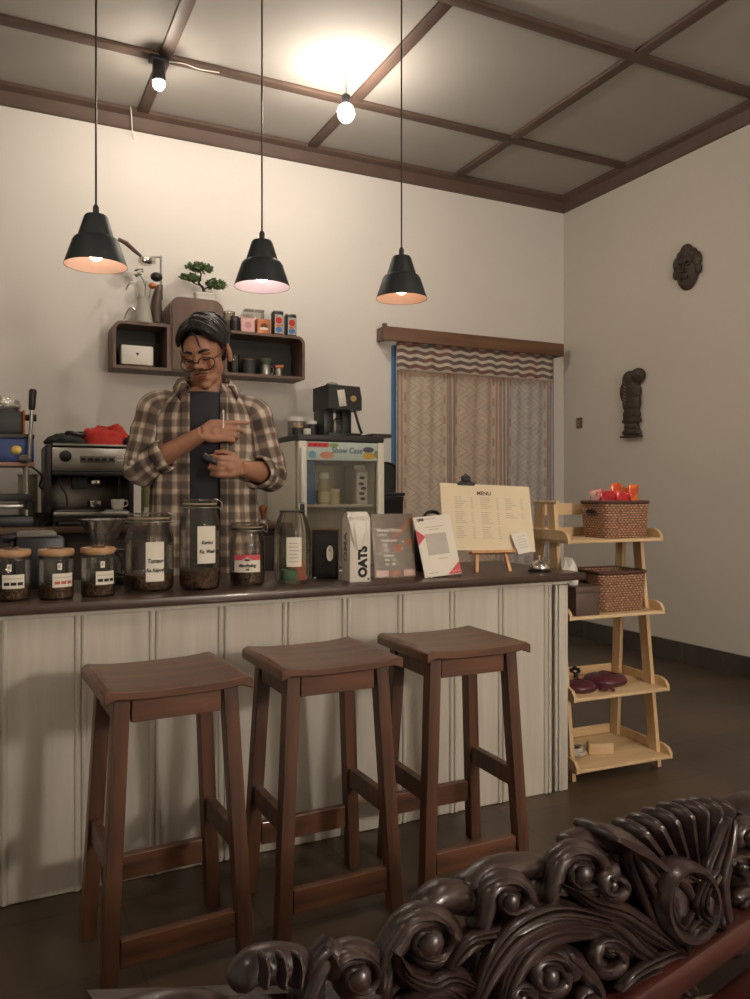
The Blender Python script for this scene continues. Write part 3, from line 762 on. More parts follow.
# ================================================================ ON THE BAR
def onbar(px, py):      # point of the worktop under a pixel
    return at(px, py, Z=CZ)
def jar(px, py, r, h, neck, lab, fill, lid_kind='clip', sh=0.72, name='glass_jar', rz=None, ffill=None):
    p = onbar(px, py); t = thing(name, lab, 'jar', (p.x, p.y+r*0.9, CZ), face(p))
    hb = h*sh
    prof = [(0.0, 0.002), (r*0.86, 0.0), (r*0.97, 0.006), (r, 0.018), (r, hb*0.55), (r, hb*0.92), (r*0.96, hb), (r*0.84, hb+(h-hb)*0.38), (neck+0.001, hb+(h-hb)*0.62), (neck, h-0.028)]
    MB().lathe(prof[:-1]+[(neck, h-0.028)], 40).build('glass_body', MT['glassd'], t, smooth=60)
    if fill:
        MB().lathe([(0, 0.006), (r*0.84, 0.006), (r*0.94, 0.016), (r*0.94, fill), (r*0.5, fill+0.004), (0, fill+0.002)], 32).build('contents', ffill or MT['beans'], t, smooth=50)
    if lid_kind == 'clip':
        MB().lathe([(neck, h-0.027), (neck+0.006, h-0.026), (neck+0.007, h-0.020), (neck+0.002, h-0.017)], 36).build('glass_rim', MT['glassd'], t)
        MB().lathe([(neck+0.001, h-0.0165), (neck+0.0035, h-0.015), (neck+0.0035, h-0.0125), (neck+0.001, h-0.0115)], 36).build('rubber_seal', mat('seal', (176, 158, 130), 0.6), t)
        MB().lathe([(0, h-0.011), (neck+0.005, h-0.011), (neck+0.006, h-0.004), (neck, h), (neck*0.8, h-0.003), (0, h-0.004)], 36).build('lid', MT['glassd'], t)
        MB().tube([((neck+0.008)*math.cos(2*PI*k/32), (neck+0.008)*math.sin(2*PI*k/32), h-0.024) for k in range(33)], 0.0014, 6, cap=False).build('wire_band', MT['steel'], t)
        MB().tube(smoothline([(neck+0.008, 0, h-0.024), (neck+0.016, 0, h-0.03), (neck+0.018, 0, h-0.012), (neck+0.010, 0, h-0.004), (neck-0.004, 0, h+0.001)]), 0.0016, 6).build('clip', MT['steel'], t)
    return t
def jar_label(t, r, a0, a1, z0, z1, lines, m=None, sz=0.0150, shear=0.25):
    patch(r+0.0012, a0, a1, z0, z1).build('paper_label', m or MT['paper'], t)
    ac = (a0+a1)/2
    for i, (s, zz, k) in enumerate(lines):
        text(s, sz*k, MT['ink'], t, Matrix.Translation((0, 0, zz)) if False else (Matrix.Rotation(ac, 4, 'Z') @ Matrix.Translation((0, 0, zz))), bend=r+0.0022, shear=shear, off=0.0004, wide=0.80)
j = jar(153, 592, 0.070, 0.222, 0.056, 'wide clip-top glass jar with handwritten label, the leftmost of the clip-top jars', 0.045)
jar_label(j, 0.070, -0.12, 0.62, 0.030, 0.142, [('Tuntang', 0.088, 1.15), ('Ka. Kejora!', 0.062, 0.92)])
patch(-0.0655, -0.55, 0.1, 0.05, 0.12).build('rear_label', MT['paper'], j)
j = jar(204, 590.5, 0.058, 0.262, 0.046, 'tallest clip-top glass jar, with a handwritten label, between two shorter jars', 0.055, sh=0.78)
jar_label(j, 0.058, -0.1, 0.85, 0.078, 0.185, [('Kerinci', 0.138, 1.0), ('Ka. Wash', 0.112, 1.0)])
patch(-0.054, -0.75, 0.0, 0.11, 0.165).build('rear_label', MT['paper'], j)
j = jar(252, 586, 0.053, 0.190, 0.043, 'short clip-top glass jar with pink and white label', 0.040, sh=0.74)
jar_label(j, 0.053, -0.78, 0.78, 0.042, 0.092, [('Mandheling', 0.062, 0.95), ('wb', 0.051, 0.7), ('Gayo', 0.079, 0.62)])
patch(0.0548, -0.78, 0.78, 0.078, 0.094).build('pink_band', MT['coral'], j)
MB().add([(0.056*math.sin(-0.3), -0.056*math.cos(0.3), 0.079), (0.056*math.sin(0.3), -0.056*math.cos(0.3), 0.079), (0.0, -0.0575, 0.088)], [(0, 1, 2)]).build('label_peak', MT['paper'], j)
# fluted carafe without lid
p = onbar(298, 584.5)
j = thing('fluted_carafe', 'open fluted glass carafe with paper note and coloured sachets inside', 'jar', (p.x, p.y+0.05, CZ), face(p))
prof = [(0.0, 0.003), (0.046, 0.0), (0.052, 0.008), (0.056, 0.03), (0.056, 0.13), (0.054, 0.165), (0.047, 0.195), (0.038, 0.215), (0.036, 0.222)]
vs = MB(); 
MB().lathe(prof[:-2]+[(0.039, 0.213), (0.037, 0.222), (0.0365, 0.2225)], 72, flute=18, fa=0.018).build('glass_body', MT['glassd'], j, smooth=70)
MB().tube([(0.038*math.cos(2*PI*k/32), 0.038*math.sin(2*PI*k/32), 0.2235) for k in range(33)], 0.0028, 8, cap=False).build('rim', MT['dark'], j)
patch(0.0585, -0.30, 0.50, 0.055, 0.145).build('paper_label', MT['paper'], j)
for i in range(6): patch(0.0592, -0.18+0.03*(i % 2), 0.38-0.05*(i % 3), 0.070+0.011*i, 0.0725+0.011*i).build('faint_line', MT['faint'], j)
MB().box((-0.012, -0.016, 0.026), (0.048, 0.030, 0.034), 0.004, rot=(0.2, 0.1, 0.3)).build('green_sachet', mat('green_sachet', (96, 140, 112), 0.6), j)
MB().box((0.022, -0.012, 0.042), (0.036, 0.012, 0.068), 0.003, rot=(0.1, -0.15, -0.3)).build('orange_sachet', mat('orange_sachet', (206, 130, 100), 0.6), j)
MB().box((0.012, 0.012, 0.035), (0.046, 0.012, 0.052), 0.003, rot=(0.0, 0.3, 0.5)).build('pink_sachet', MT['pink'], j)

# bamboo-lidded canisters
def canister(px, py, lab, twist, red=False):
    p = onbar(px, py); r = 0.044; h = 0.132
    t = thing('coffee_canister', lab, 'jar', (p.x, p.y+r, CZ), face(p), 'canisters with bamboo lids')
    MB().lathe([(0.0, 0.002), (r*0.93, 0.0), (r, 0.006), (r, h-0.016)], 40).build('glass_body', MT['glassd'], t, smooth=60)
    MB().lathe([(0, 0.005), (r*0.92, 0.006), (r*0.94, 0.036), (r*0.4, 0.044), (0, 0.038)], 28).build('coffee_beans', MT['beans'], t, smooth=60)
    MB().lathe([(0, h-0.019), (r*0.94, h-0.018), (r*0.95, h-0.013), (r+0.0015, h-0.0125), (r+0.0015, h-0.002), (r, h), (0, h)], 40).build('lid', MT['cork'], t)
    MB().tube([(r*0.97*math.cos(2*PI*k/30), r*0.97*math.sin(2*PI*k/30), h-0.0235) for k in range(31)], 0.0028, 6, cap=False).build('seal_ring', MT['glassd'], t)
    mb = MB()
    for k in range(7): mb.ico((random.uniform(-.016, .016), random.uniform(-.012, .012), h+0.003), (0.008, 0.004, 0.0035), rnd=0.3)
    b = mb.build('bean_pile', MT['beans'], t); b['kind'] = 'stuff'
    a0, a1 = twist-0.62, twist+0.62
    patch(r+0.0012, a0, a1, 0.034, 0.070).build('paper_label', MT['paper'], t)
    for i in range(3):
        c = twist-0.36+0.36*i; patch(r+0.002, c-0.15, c+0.15, 0.042, 0.050).build('label_block', mat('terracotta_print', (188, 104, 78), 0.7) if red else MT['ink'], t)
    patch(r+0.002, a0+0.08, a1-0.1, 0.059, 0.0605).build('label_line', MT['faint'], t)
    patch(r+0.0012, twist-0.35, twist-0.10, 0.080, 0.097).build('small_label', MT['paper'], t)
    text('K', 0.011, MT['ink'], t, Matrix.Rotation(twist-0.225, 4, 'Z') @ Matrix.Translation((0, 0, 0.0885)), bend=r+0.0018)
    return t
canister(13, 602, 'glass canister with bamboo lid at the left edge of the picture, black label marks', 0.05)
canister(57.5, 600.5, 'glass canister with bamboo lid and reddish label print, between two other canisters', 0.42, True)
canister(100, 597.5, 'glass canister with bamboo lid standing in front of the glass dripper', 0.50)
# dripper over server
p = onbar(106, 586)
DR = 1.18
t = thing('glass_dripper', 'ribbed glass coffee dripper seated on a glass server behind the canisters', 'coffee dripper', (p.x, p.y+0.055, CZ), face(p))
sv = MB().lathe([(0, 0.002), (0.045, 0.0), (0.05, 0.006), (0.05, 0.05), (0.044, 0.075), (0.036, 0.083)], 36).build('server', MT['glassd'], t, smooth=60)
MB().tube(smoothline([(0.045, 0, 0.07), (0.068, 0, 0.072), (0.076, 0, 0.045), (0.064, 0, 0.02), (0.048, 0, 0.02)]), 0.004, 8).build('server_handle', MT['glassd'], sv)
MB().lathe([(0.03, 0.0855), (0.056, 0.086), (0.058, 0.091), (0.03, 0.092)], 36).build('dripper_base', MT['dark'], t)
prof = [(0.014, 0.095), (0.020, 0.100), (0.034, 0.122), (0.050, 0.150), (0.062, 0.172)]
vs = []; fs = []; seg = 72
for i, (r, z) in enumerate(prof+[(prof[k][0]-0.003, prof[k][1]+0.001) for k in range(4, -1, -1)]):
    for k in range(seg):
        a = 2*PI*k/seg+0.25*i*(1 if i < 5 else 0)+(0.25*(9-i) if i >= 5 else 0); rr_ = r+0.0022*math.cos(12*2*PI*k/seg)
        vs.append((rr_*math.cos(a), rr_*math.sin(a), z))
for i in range(9):
    for k in range(seg): fs.append((i*seg+k, i*seg+(k+1) % seg, (i+1)*seg+(k+1) % seg, (i+1)*seg+k))
MB().add(vs, fs).build('cone', glassmat('ribbed_glass', (236, 234, 228), 2.2, rough=0.12, dens=0.9), t, smooth=60)
MB().lathe([(0.0, 0.0875), (0.027, 0.0875), (0.027, 0.0945), (0.0, 0.0945)], 24).build('wood_collar', MT['cork'], t)
t.scale = (1.12, 1.12, 1.16)
# dark knock box behind the canisters
p = at(50, 560, Y=2.58)
t = thing('countertop_machine', 'dark boxy machine with grey top standing behind the canisters', 'machine', (p.x-0.03, 2.57, CZ), 0.0)
MB().box((0, 0, 0.075), (0.13, 0.13, 0.15), 0.006).build('body', mat('navy_black', (34, 34, 44), 0.4), t)
MB().box((-0.01, 0, 0.158), (0.11, 0.115, 0.016), 0.006).build('grey_top', mat('grey_top', (120, 116, 108), 0.4), t)
MB().tube([(-0.055, -0.03, 0.155), (-0.085, -0.035, 0.150), (-0.1, -0.035, 0.15)], [0.014, 0.015, 0.012], 10).build('side_knob', MT['black'], t)
MB().tube([(-0.075, -0.035, 0.14), (-0.075, -0.035, 0.02)], 0.010, 8).build('side_column', MT['dark'], t)
MB().box((0.075, -0.02, 0.11), (0.03, 0.05, 0.006), 0.002).build('lever', MT['steel'], t)
p = at(17, 560, Y=2.58)
t = thing('black_tin', 'low black box half hidden behind the leftmost canister', 'box', (0.005, 2.56, CZ), 0.03)
MB().box((0, 0, 0.05), (0.08, 0.12, 0.10), 0.006).build('body', MT['black'], t); MB().box((0, 0, 0.104), (0.084, 0.124, 0.010), 0.004).build('lid', MT['dark'], t)
# coffee scale / tray between server and clip jars
p = at(128, 565, Y=2.60)
t = thing('coffee_scale', 'flat black coffee scale with pale edge behind the leftmost clip-top jar', 'scale', (p.x+0.03, 2.58, CZ), 0.02)
MB().box((0, 0, 0.012), (0.16, 0.13, 0.024), 0.005).build('body', MT['black'], t)
MB().box((0, 0.005, 0.0275), (0.13, 0.10, 0.005), 0.002).build('weighing_plate', MT['dark'], t)
MB().box((0.0, -0.0655, 0.012), (0.05, 0.002, 0.010), 0.0005).build('display', MT['steel'], t)

# dark packet with pale tag behind the carton
p = onbar(330, 579)
t = thing('coffee_bag', 'black coffee bag with pale oval sticker, between the fluted carafe and carton', 'coffee bag', (p.x, p.y+0.04, CZ), face(p)-0.05)
rings = []
for (z, w_, d_) in ((0, .042, .028), (0.01, .044, .03), (0.08, .043, .026), (0.12, .043, .016), (0.15, .043, .004), (0.165, .043, .003)):
    rings.append([(x*w_/0.5, y*d_/0.5, z) for x, y in rrect(1, 1, 0.2, 4)])
MB().loft([[(x, y, z) for (x, y, z) in r] for r in rings]).build('bag', mat('black_foil', (30, 28, 28), 0.35, bump=0.4, bs=20), t, smooth=50)
MB().loft([[(x*0.022+0.018, -0.0565+ (0.0), 0.085+y*0.05) for x, y in rrect(1, 1, 0.45, 5)], [(x*0.022+0.018, -0.0585, 0.085+y*0.05) for x, y in rrect(1, 1, 0.45, 5)]]).build('sticker', MT['paper'], t)
MB().box((0, 0, 0.160), (0.09, 0.010, 0.008), 0.002).build('tin_tie', mat('gold_tie', (150, 128, 84), 0.4, 0.4), t)
text('K', 0.014, MT['ink'], t, Matrix.Translation((0.018, -0.059, 0.095)))
# oat milk carton
p = onbar(352, 582.5)
t = thing('milk_carton', 'tall white oat milk carton with bold black letters and a crumpled top', 'carton', (p.x+0.028, p.y+0.030, CZ), math.radians(-3))
cw = mat('carton_white', (214, 208, 196), 0.55, var=0.04)
cw2 = 0.062; chh = 0.175; CS = 1.14
MB().box((0, 0, chh/2), (cw2, cw2, chh), 0.003).build('carton_body', cw, t)
MB().loft([[(-.03, -.03, chh), (.03, -.03, chh), (.03, .03, chh), (-.03, .03, chh)], [(-.03, -.012, chh+0.014), (.03, -.012, chh+0.014), (.03, .012, chh+0.014), (-.03, .012, chh+0.014)], [(-.03, -.002, chh+0.018), (.03, -.002, chh+0.018), (.03, .002, chh+0.018), (-.03, .002, chh+0.018)]]).build('folded_top', cw, t, smooth=20)
rings = []
for (z, w_) in ((0.09, .008), (0.115, .018), (0.14, .024), (0.165, .028), (0.182, .030), (0.192, .026)):
    yy = -0.034-0.004*math.sin(z*60) if z < 0.18 else -0.020
    rings.append([(w_*math.cos(2*PI*k/12)-0.004+0.05*(0.19-z)*-0.2, yy+0.0025*math.sin(2*PI*k/12)+0.002*math.sin(k*2.1), z) for k in range(12)])
MB().loft(rings).build('crumpled_paper', MT['white'], t, smooth=25)
text('OATS', 0.034, MT['ink'], t, Matrix.Translation((0.008, -0.0316, 0.056)) @ Matrix.Rotation(-PI/2, 4, 'Y'), off=0.0022, wide=0.98)
Ms = Matrix.Rotation(-PI/2, 4, 'Z')
text('OMA', 0.036, mat('grey_print', (140, 132, 122), 0.7), t, Ms @ Matrix.Translation((0.0, -0.0316, 0.095)) @ Matrix.Rotation(-PI/2, 4, 'Y'), off=0.001)
MB().box((0.024, -0.0315, 0.008), (0.005, 0.001, 0.005)).build('small_mark', MT['ink'], t)
t.scale = (1.14, 1.14, 1.14)
# white charging cable
a = onbar(314, 579); b = onbar(340, 575.5)
t = MB().tube(smoothline([(a.x, a.y, CZ+0.003), (a.x+0.035, a.y+0.025, CZ+0.006), (b.x-0.01, b.y+0.012, CZ+0.014), (b.x+0.06, b.y+0.035, CZ+0.010), (b.x+0.16, b.y+0.10, CZ+0.003)]), 0.0026, 6).build('white_cable', MT['white'])
tag(t, 'thin white cable curving over the counter beside the milk carton', 'cable')

# acrylic menu stand
def board_on(px0, py0, px1, py1, w, h, lean, name, lab, cat, rz_extra=0.0):
    p = onbar((px0+px1)/2, (py0+py1)/2)
    t = thing(name, lab, cat, (p.x, p.y+0.02, CZ), rz_extra)
    return t, Matrix.Rotation(-lean, 4, 'X')
a = onbar(372, 580.5); b = onbar(418, 577)
t = thing('menu_stand', 'brown photo menu card in a clear acrylic stand, beside the milk carton', 'menu stand', ((a.x+b.x)/2+0.012, (a.y+b.y)/2+0.02, CZ), math.atan2(b.y-a.y, b.x-a.x)*0.5-0.10)
R_ = Matrix.Rotation(-math.radians(9), 4, 'X'); w_ = 0.150; h_ = 0.212
MB().box((0, -0.003, h_/2), (w_+0.004, 0.002, h_+0.004), M=R_).build('acrylic_front', glassmat('acrylic_sheet', (246, 245, 242), 0.25, dens=0.05), t)
cardm, nt, p_, o_ = newmat('menu_photo_print')
tc = N(nt, 'ShaderNodeTexCoord'); nz = N(nt, 'ShaderNodeTexNoise'); nz.inputs['Scale'].default_value = 9; nt.links.new(tc.outputs['Object'], nz.inputs['Vector'])
r = ramp(nt, nz.outputs[0], [(0.35, srgb((112, 100, 92))), (0.7, srgb((140, 126, 114)))]); nt.links.new(r.outputs[0], p_.inputs['Base Color']); p_.inputs['Roughness'].default_value = 0.6
MB().box((0, 0, h_/2), (w_, 0.0015, h_), M=R_).build('menu_card', cardm, t)
MB().box((0, 0.030, 0.003), (w_, 0.07, 0.004), 0.001).build('acrylic_foot', MT['glass'], t)
tx = mat('white_print', (226, 218, 206), 0.7, var=0.02)
for (s, x, z, sz_) in (('Manual Brew', -0.058, 0.158, 0.0165), ('method', -0.056, 0.143, 0.010), ('French press', -0.044, 0.124, 0.011), ('V60', -0.040, 0.108, 0.0105), ('15k', -0.036, 0.093, 0.0105), ('Vietnam', -0.038, 0.074, 0.011), ('Hot   15k', -0.036, 0.060, 0.0105), ('Ice   18k', -0.034, 0.046, 0.0105)):
    text(s, sz_, tx, t, R_ @ Matrix.Translation((x, -0.0012, z)), align='LEFT', off=0.0003)
skinp = mat('arm_print', (172, 112, 84), 0.7); orp = mat('orange_print', (176, 108, 74), 0.7)
MB().add([R_ @ Vector(q) for q in ((0.070, -0.0011, 0.205), (0.072, -0.0011, 0.180), (0.02, -0.0011, 0.140), (0.0, -0.0011, 0.125), (-0.005, -0.0011, 0.138), (0.03, -0.0011, 0.165))], [(0, 5, 4, 3, 2, 1)]).build('printed_arm', skinp, t)
MB().add([R_ @ Vector((0.016+0.020*math.cos(k*PI/8), -0.0011, 0.098+0.014*math.sin(k*PI/8))) for k in range(16)], [list(range(16))]).build('printed_hand', skinp, t)
MB().add([R_ @ Vector(q) for q in ((0.045, -0.0011, 0.105), (0.072, -0.0011, 0.105), (0.072, -0.0011, 0.128), (0.045, -0.0011, 0.128))], [(0, 1, 2, 3)]).build('printed_cup', orp, t)
for (x0, x1, m_) in ((-0.07, -0.025, MT['pink']), (-0.02, 0.02, orp), (0.03, 0.07, MT['pink'])):
    MB().add([R_ @ Vector(q) for q in ((x0, -0.0011, 0.006), (x1, -0.0011, 0.006), (x1, -0.0011, 0.026), (x0, -0.0011, 0.026))], [(0, 1, 2, 3)]).build('printed_strip', m_, t)
# payment card (code itself left out)
a = onbar(423, 580); b = onbar(462, 576.5)
t = thing('payment_card', 'white payment card with coral triangles, leaning back on the counter', 'card', ((a.x+b.x)/2+0.016, (a.y+b.y)/2+0.02, CZ), -0.06)
R_ = Matrix.Rotation(-math.radians(16), 4, 'X') @ Matrix.Rotation(-math.radians(5), 4, 'Y'); w_ = 0.138; h_ = 0.205
MB().box((0, 0, h_/2+0.006), (w_, 0.003, h_), M=R_).build('card', MT['paper'], t)
MB().box((0, 0.020, 0.003), (w_*0.9, 0.05, 0.005), 0.001).build('stand_foot', MT['glass'], t)
MB().box((0, 0.0, 0.055), (0.05, 0.003, 0.11), M=Matrix.Translation((0, 0.078, 0)) @ Matrix.Rotation(math.radians(24), 4, 'X') @ Matrix.Translation((0, 0, -0.003))).build('back_prop', MT['glass'], t)
def tri(P, m_, name): MB().add([R_ @ Vector((x, -0.0022, z)) for x, z in P], [tuple(range(len(P)))]).build(name, m_, t)
tri([(-0.069, 0.115), (-0.038, 0.142), (-0.069, 0.168)], MT['coral'], 'coral_triangle')
tri([(0.018, 0.0075), (0.0685, 0.0075), (0.0685, 0.048)], MT['coral'], 'coral_triangle')
text('QRIS', 0.012, MT['ink'], t, R_ @ Matrix.Translation((-0.045, -0.0022, 0.200)), off=0.0006)
for (x, z, l) in ((-0.008, 0.2, 0.045), (0.0, 0.172, 0.07), (0.0, 0.163, 0.04), (0.01, 0.063, 0.035), (-0.035, 0.018, 0.035)):
    tri([(x-l/2, z), (x+l/2, z), (x+l/2, z+0.0022), (x-l/2, z+0.0022)], MT['faint'], 'faint_line')
tri([(-0.040, 0.078), (0.040, 0.078), (0.040, 0.150), (-0.040, 0.150)], mat('pale_grey_panel', (196, 190, 178), 0.8), 'blank_panel')
for i in range(3): tri([(0.036+0.010*i, 0.014), (0.041+0.010*i, 0.014), (0.041+0.010*i, 0.019), (0.036+0.010*i, 0.019)], MT['paper'], 'small_mark')

# menu on easel
a = onbar(477, 573.5); b = onbar(516, 571.5)
ez = thing('table_easel', 'small wooden table easel standing behind the payment card', 'easel', ((a.x+b.x)/2, (a.y+b.y)/2+0.02, CZ), -0.16)
ln = math.radians(17); R_ = Matrix.Rotation(-ln, 4, 'X')
pe = wood('easel_pine', (186, 134, 84), (214, 166, 112), 'Z', 0.8, 0.5)
for s in (-1, 1):
    MB().box((0, 0, 0.13), (0.013, 0.010, 0.26), 0.002, M=R_ @ Matrix.Translation((s*0.065, 0, 0)) @ Matrix.Rotation(math.radians(-s*9), 4, 'Y')).build('leg', pe, ez)
MB().box((0, -0.014, 0.068), (0.17, 0.030, 0.010), 0.002, M=R_).build('ledge', pe, ez)
MB().box((0, 0.004, 0.215), (0.12, 0.008, 0.014), 0.002, M=R_).build('cross_bar', pe, ez)
MB().box((0, 0, 0.12), (0.013, 0.009, 0.24), 0.002, M=Matrix.Translation((0, 0.155, 0)) @ Matrix.Rotation(math.radians(22), 4, 'X')).build('rear_leg', pe, ez)
EM = Matrix.Translation(ez.location) @ Matrix.Rotation(-0.16, 4, 'Z') @ R_
c0 = EM @ Vector((-0.005, -0.009, 0.074))
mn = thing('menu_board', 'large cream menu sheet with a black bulldog clip, resting on the easel', 'menu', c0, -0.16)
R2 = R_ @ Matrix.Rotation(math.radians(2.5), 4, 'Y')
mw, mh = 0.350, 0.245
MB().box((0, 0, mh/2), (mw, 0.003, mh), M=R2).build('menu_sheet', mat('cream_paper', (224, 210, 180), 0.8, var=0.03), mn)
text('MENU', 0.020, mat('brown_ink', (86, 70, 58), 0.7), mn, R2 @ Matrix.Translation((-0.008, -0.0022, mh-0.034)), off=0.0004)
mb = MB()
for ci, cx in enumerate((-0.125, -0.025, 0.072)):
    for ri in range(20):
        if ri in (6, 13): continue
        l = random.uniform(0.022, 0.045); z = mh-0.052-0.0078*ri
        if ci == 2 and ri > 9: continue
        for (x0, x1) in ((cx, cx+l), (cx+0.062, cx+0.071)):
            mb.add([R2 @ Vector((x0, -0.0021, z)), R2 @ Vector((x1, -0.0021, z)), R2 @ Vector((x1, -0.0021, z+0.0022)), R2 @ Vector((x0, -0.0021, z+0.0022))], [(0, 1, 2, 3)])
k = mb.build('menu_lines', MT['faint'], mn); k['kind'] = 'stuff'
cl = MB().prism([(-0.032, mh-0.006), (0.032, mh-0.006), (0.034, mh+0.002), (0.020, mh+0.010), (-0.020, mh+0.010), (-0.034, mh+0.002)], -0.006, 0.008, R2 @ Matrix.Translation((-0.075, 0, 0))).build('bulldog_clip', MT['black'], mn, smooth=0)
mb = MB().tube([R2 @ Vector(q) for q in ((-0.088, -0.004, mh+0.006), (-0.092, -0.006, mh+0.022), (-0.075, -0.007, mh+0.034), (-0.058, -0.006, mh+0.022), (-0.062, -0.004, mh+0.006))], 0.003, 8)
mb.build('clip_handle', MT['black'], cl)
MB().ell((0, 0, 0), (0.015, 0.012, 0.012), M=R2 @ Matrix.Translation((-0.075, -0.006, mh+0.016))).build('clip_spring', MT['dark'], cl)
# small receipt leaning at the right of the menu
t = thing('paper_receipt', 'small white printed slip leaning at the lower right corner of the menu', 'paper', EM @ Vector((0.122, -0.028, 0.062)), -0.16)
R3 = R_ @ Matrix.Rotation(math.radians(-14), 4, 'Y')
MB().add([R3 @ Vector(q) for q in ((-0.030, 0, 0), (0.026, -0.002, -0.004), (0.029, -0.003, 0.062), (0.026, -0.003, 0.072), (-0.030, 0.001, 0.074), (-0.031, 0, 0.035))] + [R3 @ Vector((q[0], q[1]+0.002, q[2])) for q in ((-0.030, 0, 0), (0.026, -0.002, -0.004), (0.029, -0.003, 0.062), (0.026, -0.003, 0.072), (-0.030, 0.001, 0.074), (-0.031, 0, 0.035))],
         [(0, 1, 2, 3, 4, 5), (11, 10, 9, 8, 7, 6)]+[(i, (i+1) % 6+0, (i+1) % 6+6, i+6) for i in range(6)]).build('slip', MT['white'], t, smooth=0)
for i in range(5): MB().add([R3 @ Vector((x, -0.0035, 0.018+0.010*i+dz)) for x, dz in ((-0.02, 0), (0.018-0.006*(i % 2), 0), (0.018-0.006*(i % 2), 0.0016), (-0.02, 0.0016))], [(0, 1, 2, 3)]).build('faint_line', MT['faint'], t)
# service bell
p = onbar(543, 572)
t = thing('service_bell', 'shiny chrome service bell at the right end of the counter', 'bell', (p.x, p.y+0.02, CZ), 0)
MB().lathe([(0, 0), (0.040, 0.0), (0.041, 0.005), (0.034, 0.008), (0.0, 0.009)], 32).build('base', MT['black'], t)
MB().lathe([(0.036, 0.010), (0.037, 0.013), (0.034, 0.024), (0.026, 0.034), (0.014, 0.040), (0.0, 0.042)], 32).build('dome', MT['chrome'], t, smooth=60)
MB().lathe([(0, 0.041), (0.004, 0.042), (0.004, 0.050), (0.007, 0.052), (0.006, 0.056), (0, 0.057)], 16).build('button', MT['chrome'], t)
# black speaker-like bag behind the sheet
p = onbar(433, 573)
t = thing('soft_pouch', 'soft black pouch on the counter behind the payment card and menu', 'pouch', (p.x+0.045, p.y+0.085, CZ), 0.1)
MB().loft([[(x*s*0.13, y*s*0.07, z) for x, y in rrect(1, 1, 0.25, 5)] for s, z in ((0.9, 0), (1, 0.01), (1, 0.13), (0.93, 0.17), (0.7, 0.19), (0.3, 0.197))]).build('body', MT['black'], t, smooth=60)
MB().tube(smoothline([(-0.04, 0, 0.186), (-0.02, 0, 0.208), (0.02, 0, 0.208), (0.04, 0, 0.186)]), 0.006, 6).build('handle', MT['black'], t)
# ================================================================ BACK COUNTER
BZ = 0.88; by0 = 3.90
bc = thing('back_counter', 'dark work counter along the back wall carrying the espresso machine', 'counter', (0, 0, 0))
MB().box(((-1.3+1.42)/2, (by0+YW)/2, BZ-0.015), (2.72, YW-by0-0.004, 0.03), 0.004).build('worktop', wood('back_top_wood', (76, 54, 40), (104, 76, 56), 'X', 0.6, 0.45), bc)
MB().box(((-1.3+1.42)/2, (by0+YW)/2+0.02, (BZ-0.03)/2), (2.68, YW-by0-0.06, BZ-0.032), 0.003).build('cabinet_body', mat('dark_cabinet', (44, 36, 32), 0.6), bc)
for i in range(5):
    d = MB().box((-1.02+0.535*i, by0+0.022, 0.43), (0.52, 0.018, 0.76), 0.003).build('door', mat('cabinet_door_%d' % i, (58, 46, 40), 0.6), bc)
    MB().tube([(-0.82+0.535*i, by0+0.0, 0.60), (-0.82+0.535*i, by0+0.0, 0.72)], 0.006, 8).build('handle', MT['steel'], d)

# espresso machine ---------------------------------------------------
ex0, ex1 = at(46, 480, Y=4.0).x, at(134, 480, Y=4.0).x
em = thing('espresso_machine', 'steel fronted espresso machine on the back counter with a red cloth on top', 'coffee machine', ((ex0+ex1)/2, 4.0, BZ))
w = ex1-ex0; h = 0.375; dp = 0.40
bk = MT['black']; dk = mat('machine_side', (44, 40, 44), 0.4)
for s in (-1, 1): MB().box((s*(w/2-0.012), dp/2, h/2+0.012), (0.024, dp, h-0.006), 0.006).build('side_panel', dk, em)
MB().box((0, dp/2+0.02, h-0.07), (w-0.052, dp-0.04, 0.13), 0.004).build('boiler_housing', MT['dark'], em)
MB().box((0, 0.006, h-0.060), (w-0.052, 0.014, 0.112), 0.004).build('control_panel', MT['steel'], em)
MB().box((0, dp/2, h+0.010), (w-0.06, dp-0.03, 0.012), 0.003).build('cup_tray', MT['steel'], em)
MB().box((0.0, 0.012, h-0.128), (w-0.052, 0.03, 0.022), 0.004).build('lower_lip', bk, em)
k = MB().lathe([(0, 0), (0.028, 0.0), (0.026, 0.022), (0.016, 0.026), (0.0, 0.027)], 20, Matrix.Translation((-w/2+0.085, -0.001, h-0.045)) @ Matrix.Rotation(PI/2, 4, 'X')).build('steam_knob', bk, em)
b = MB().box((0.03, -0.003, h-0.058), (0.16, 0.008, 0.032), 0.003).build('button_strip', mat('button_grey', (112, 104, 96), 0.5), em)
for i in range(5): MB().box((-0.035+0.032*i, -0.009, h-0.058), (0.022, 0.005, 0.014), 0.002).build('button', MT['black'], b)
for i in range(2): MB().box((w/2-0.06, -0.002, h-0.045-0.016*i), (0.04, 0.002, 0.006), 0.0005).build('printed_line', MT['white'], em)
MB().box((0, dp-0.06, 0.13), (w-0.052, 0.02, 0.22), 0.002).build('back_splash', MT['steel'], em)
MB().lathe([(0, 0), (0.036, 0), (0.038, 0.02), (0.030, 0.035), (0, 0.035)], 24, Matrix.Translation((0.03, 0.10, h-0.175))).build('group_head', MT['chrome'], em)
pf = MB().lathe([(0, 0), (0.030, 0.0), (0.034, 0.02), (0.034, 0.03), (0, 0.03)], 20, Matrix.Translation((0.02, 0.03, 0.088))).build('portafilter', MT['chrome'], em)
MB().tube([(0.02, 0.0, 0.10), (0.035, -0.07, 0.085), (0.04, -0.10, 0.078)], [0.009, 0.013, 0.012], 10).build('portafilter_handle', bk, pf)
MB().box((-0.045, 0.08, h-0.17), (0.07, 0.05, 0.06), 0.004).build('hot_water_block', MT['dark'], em)
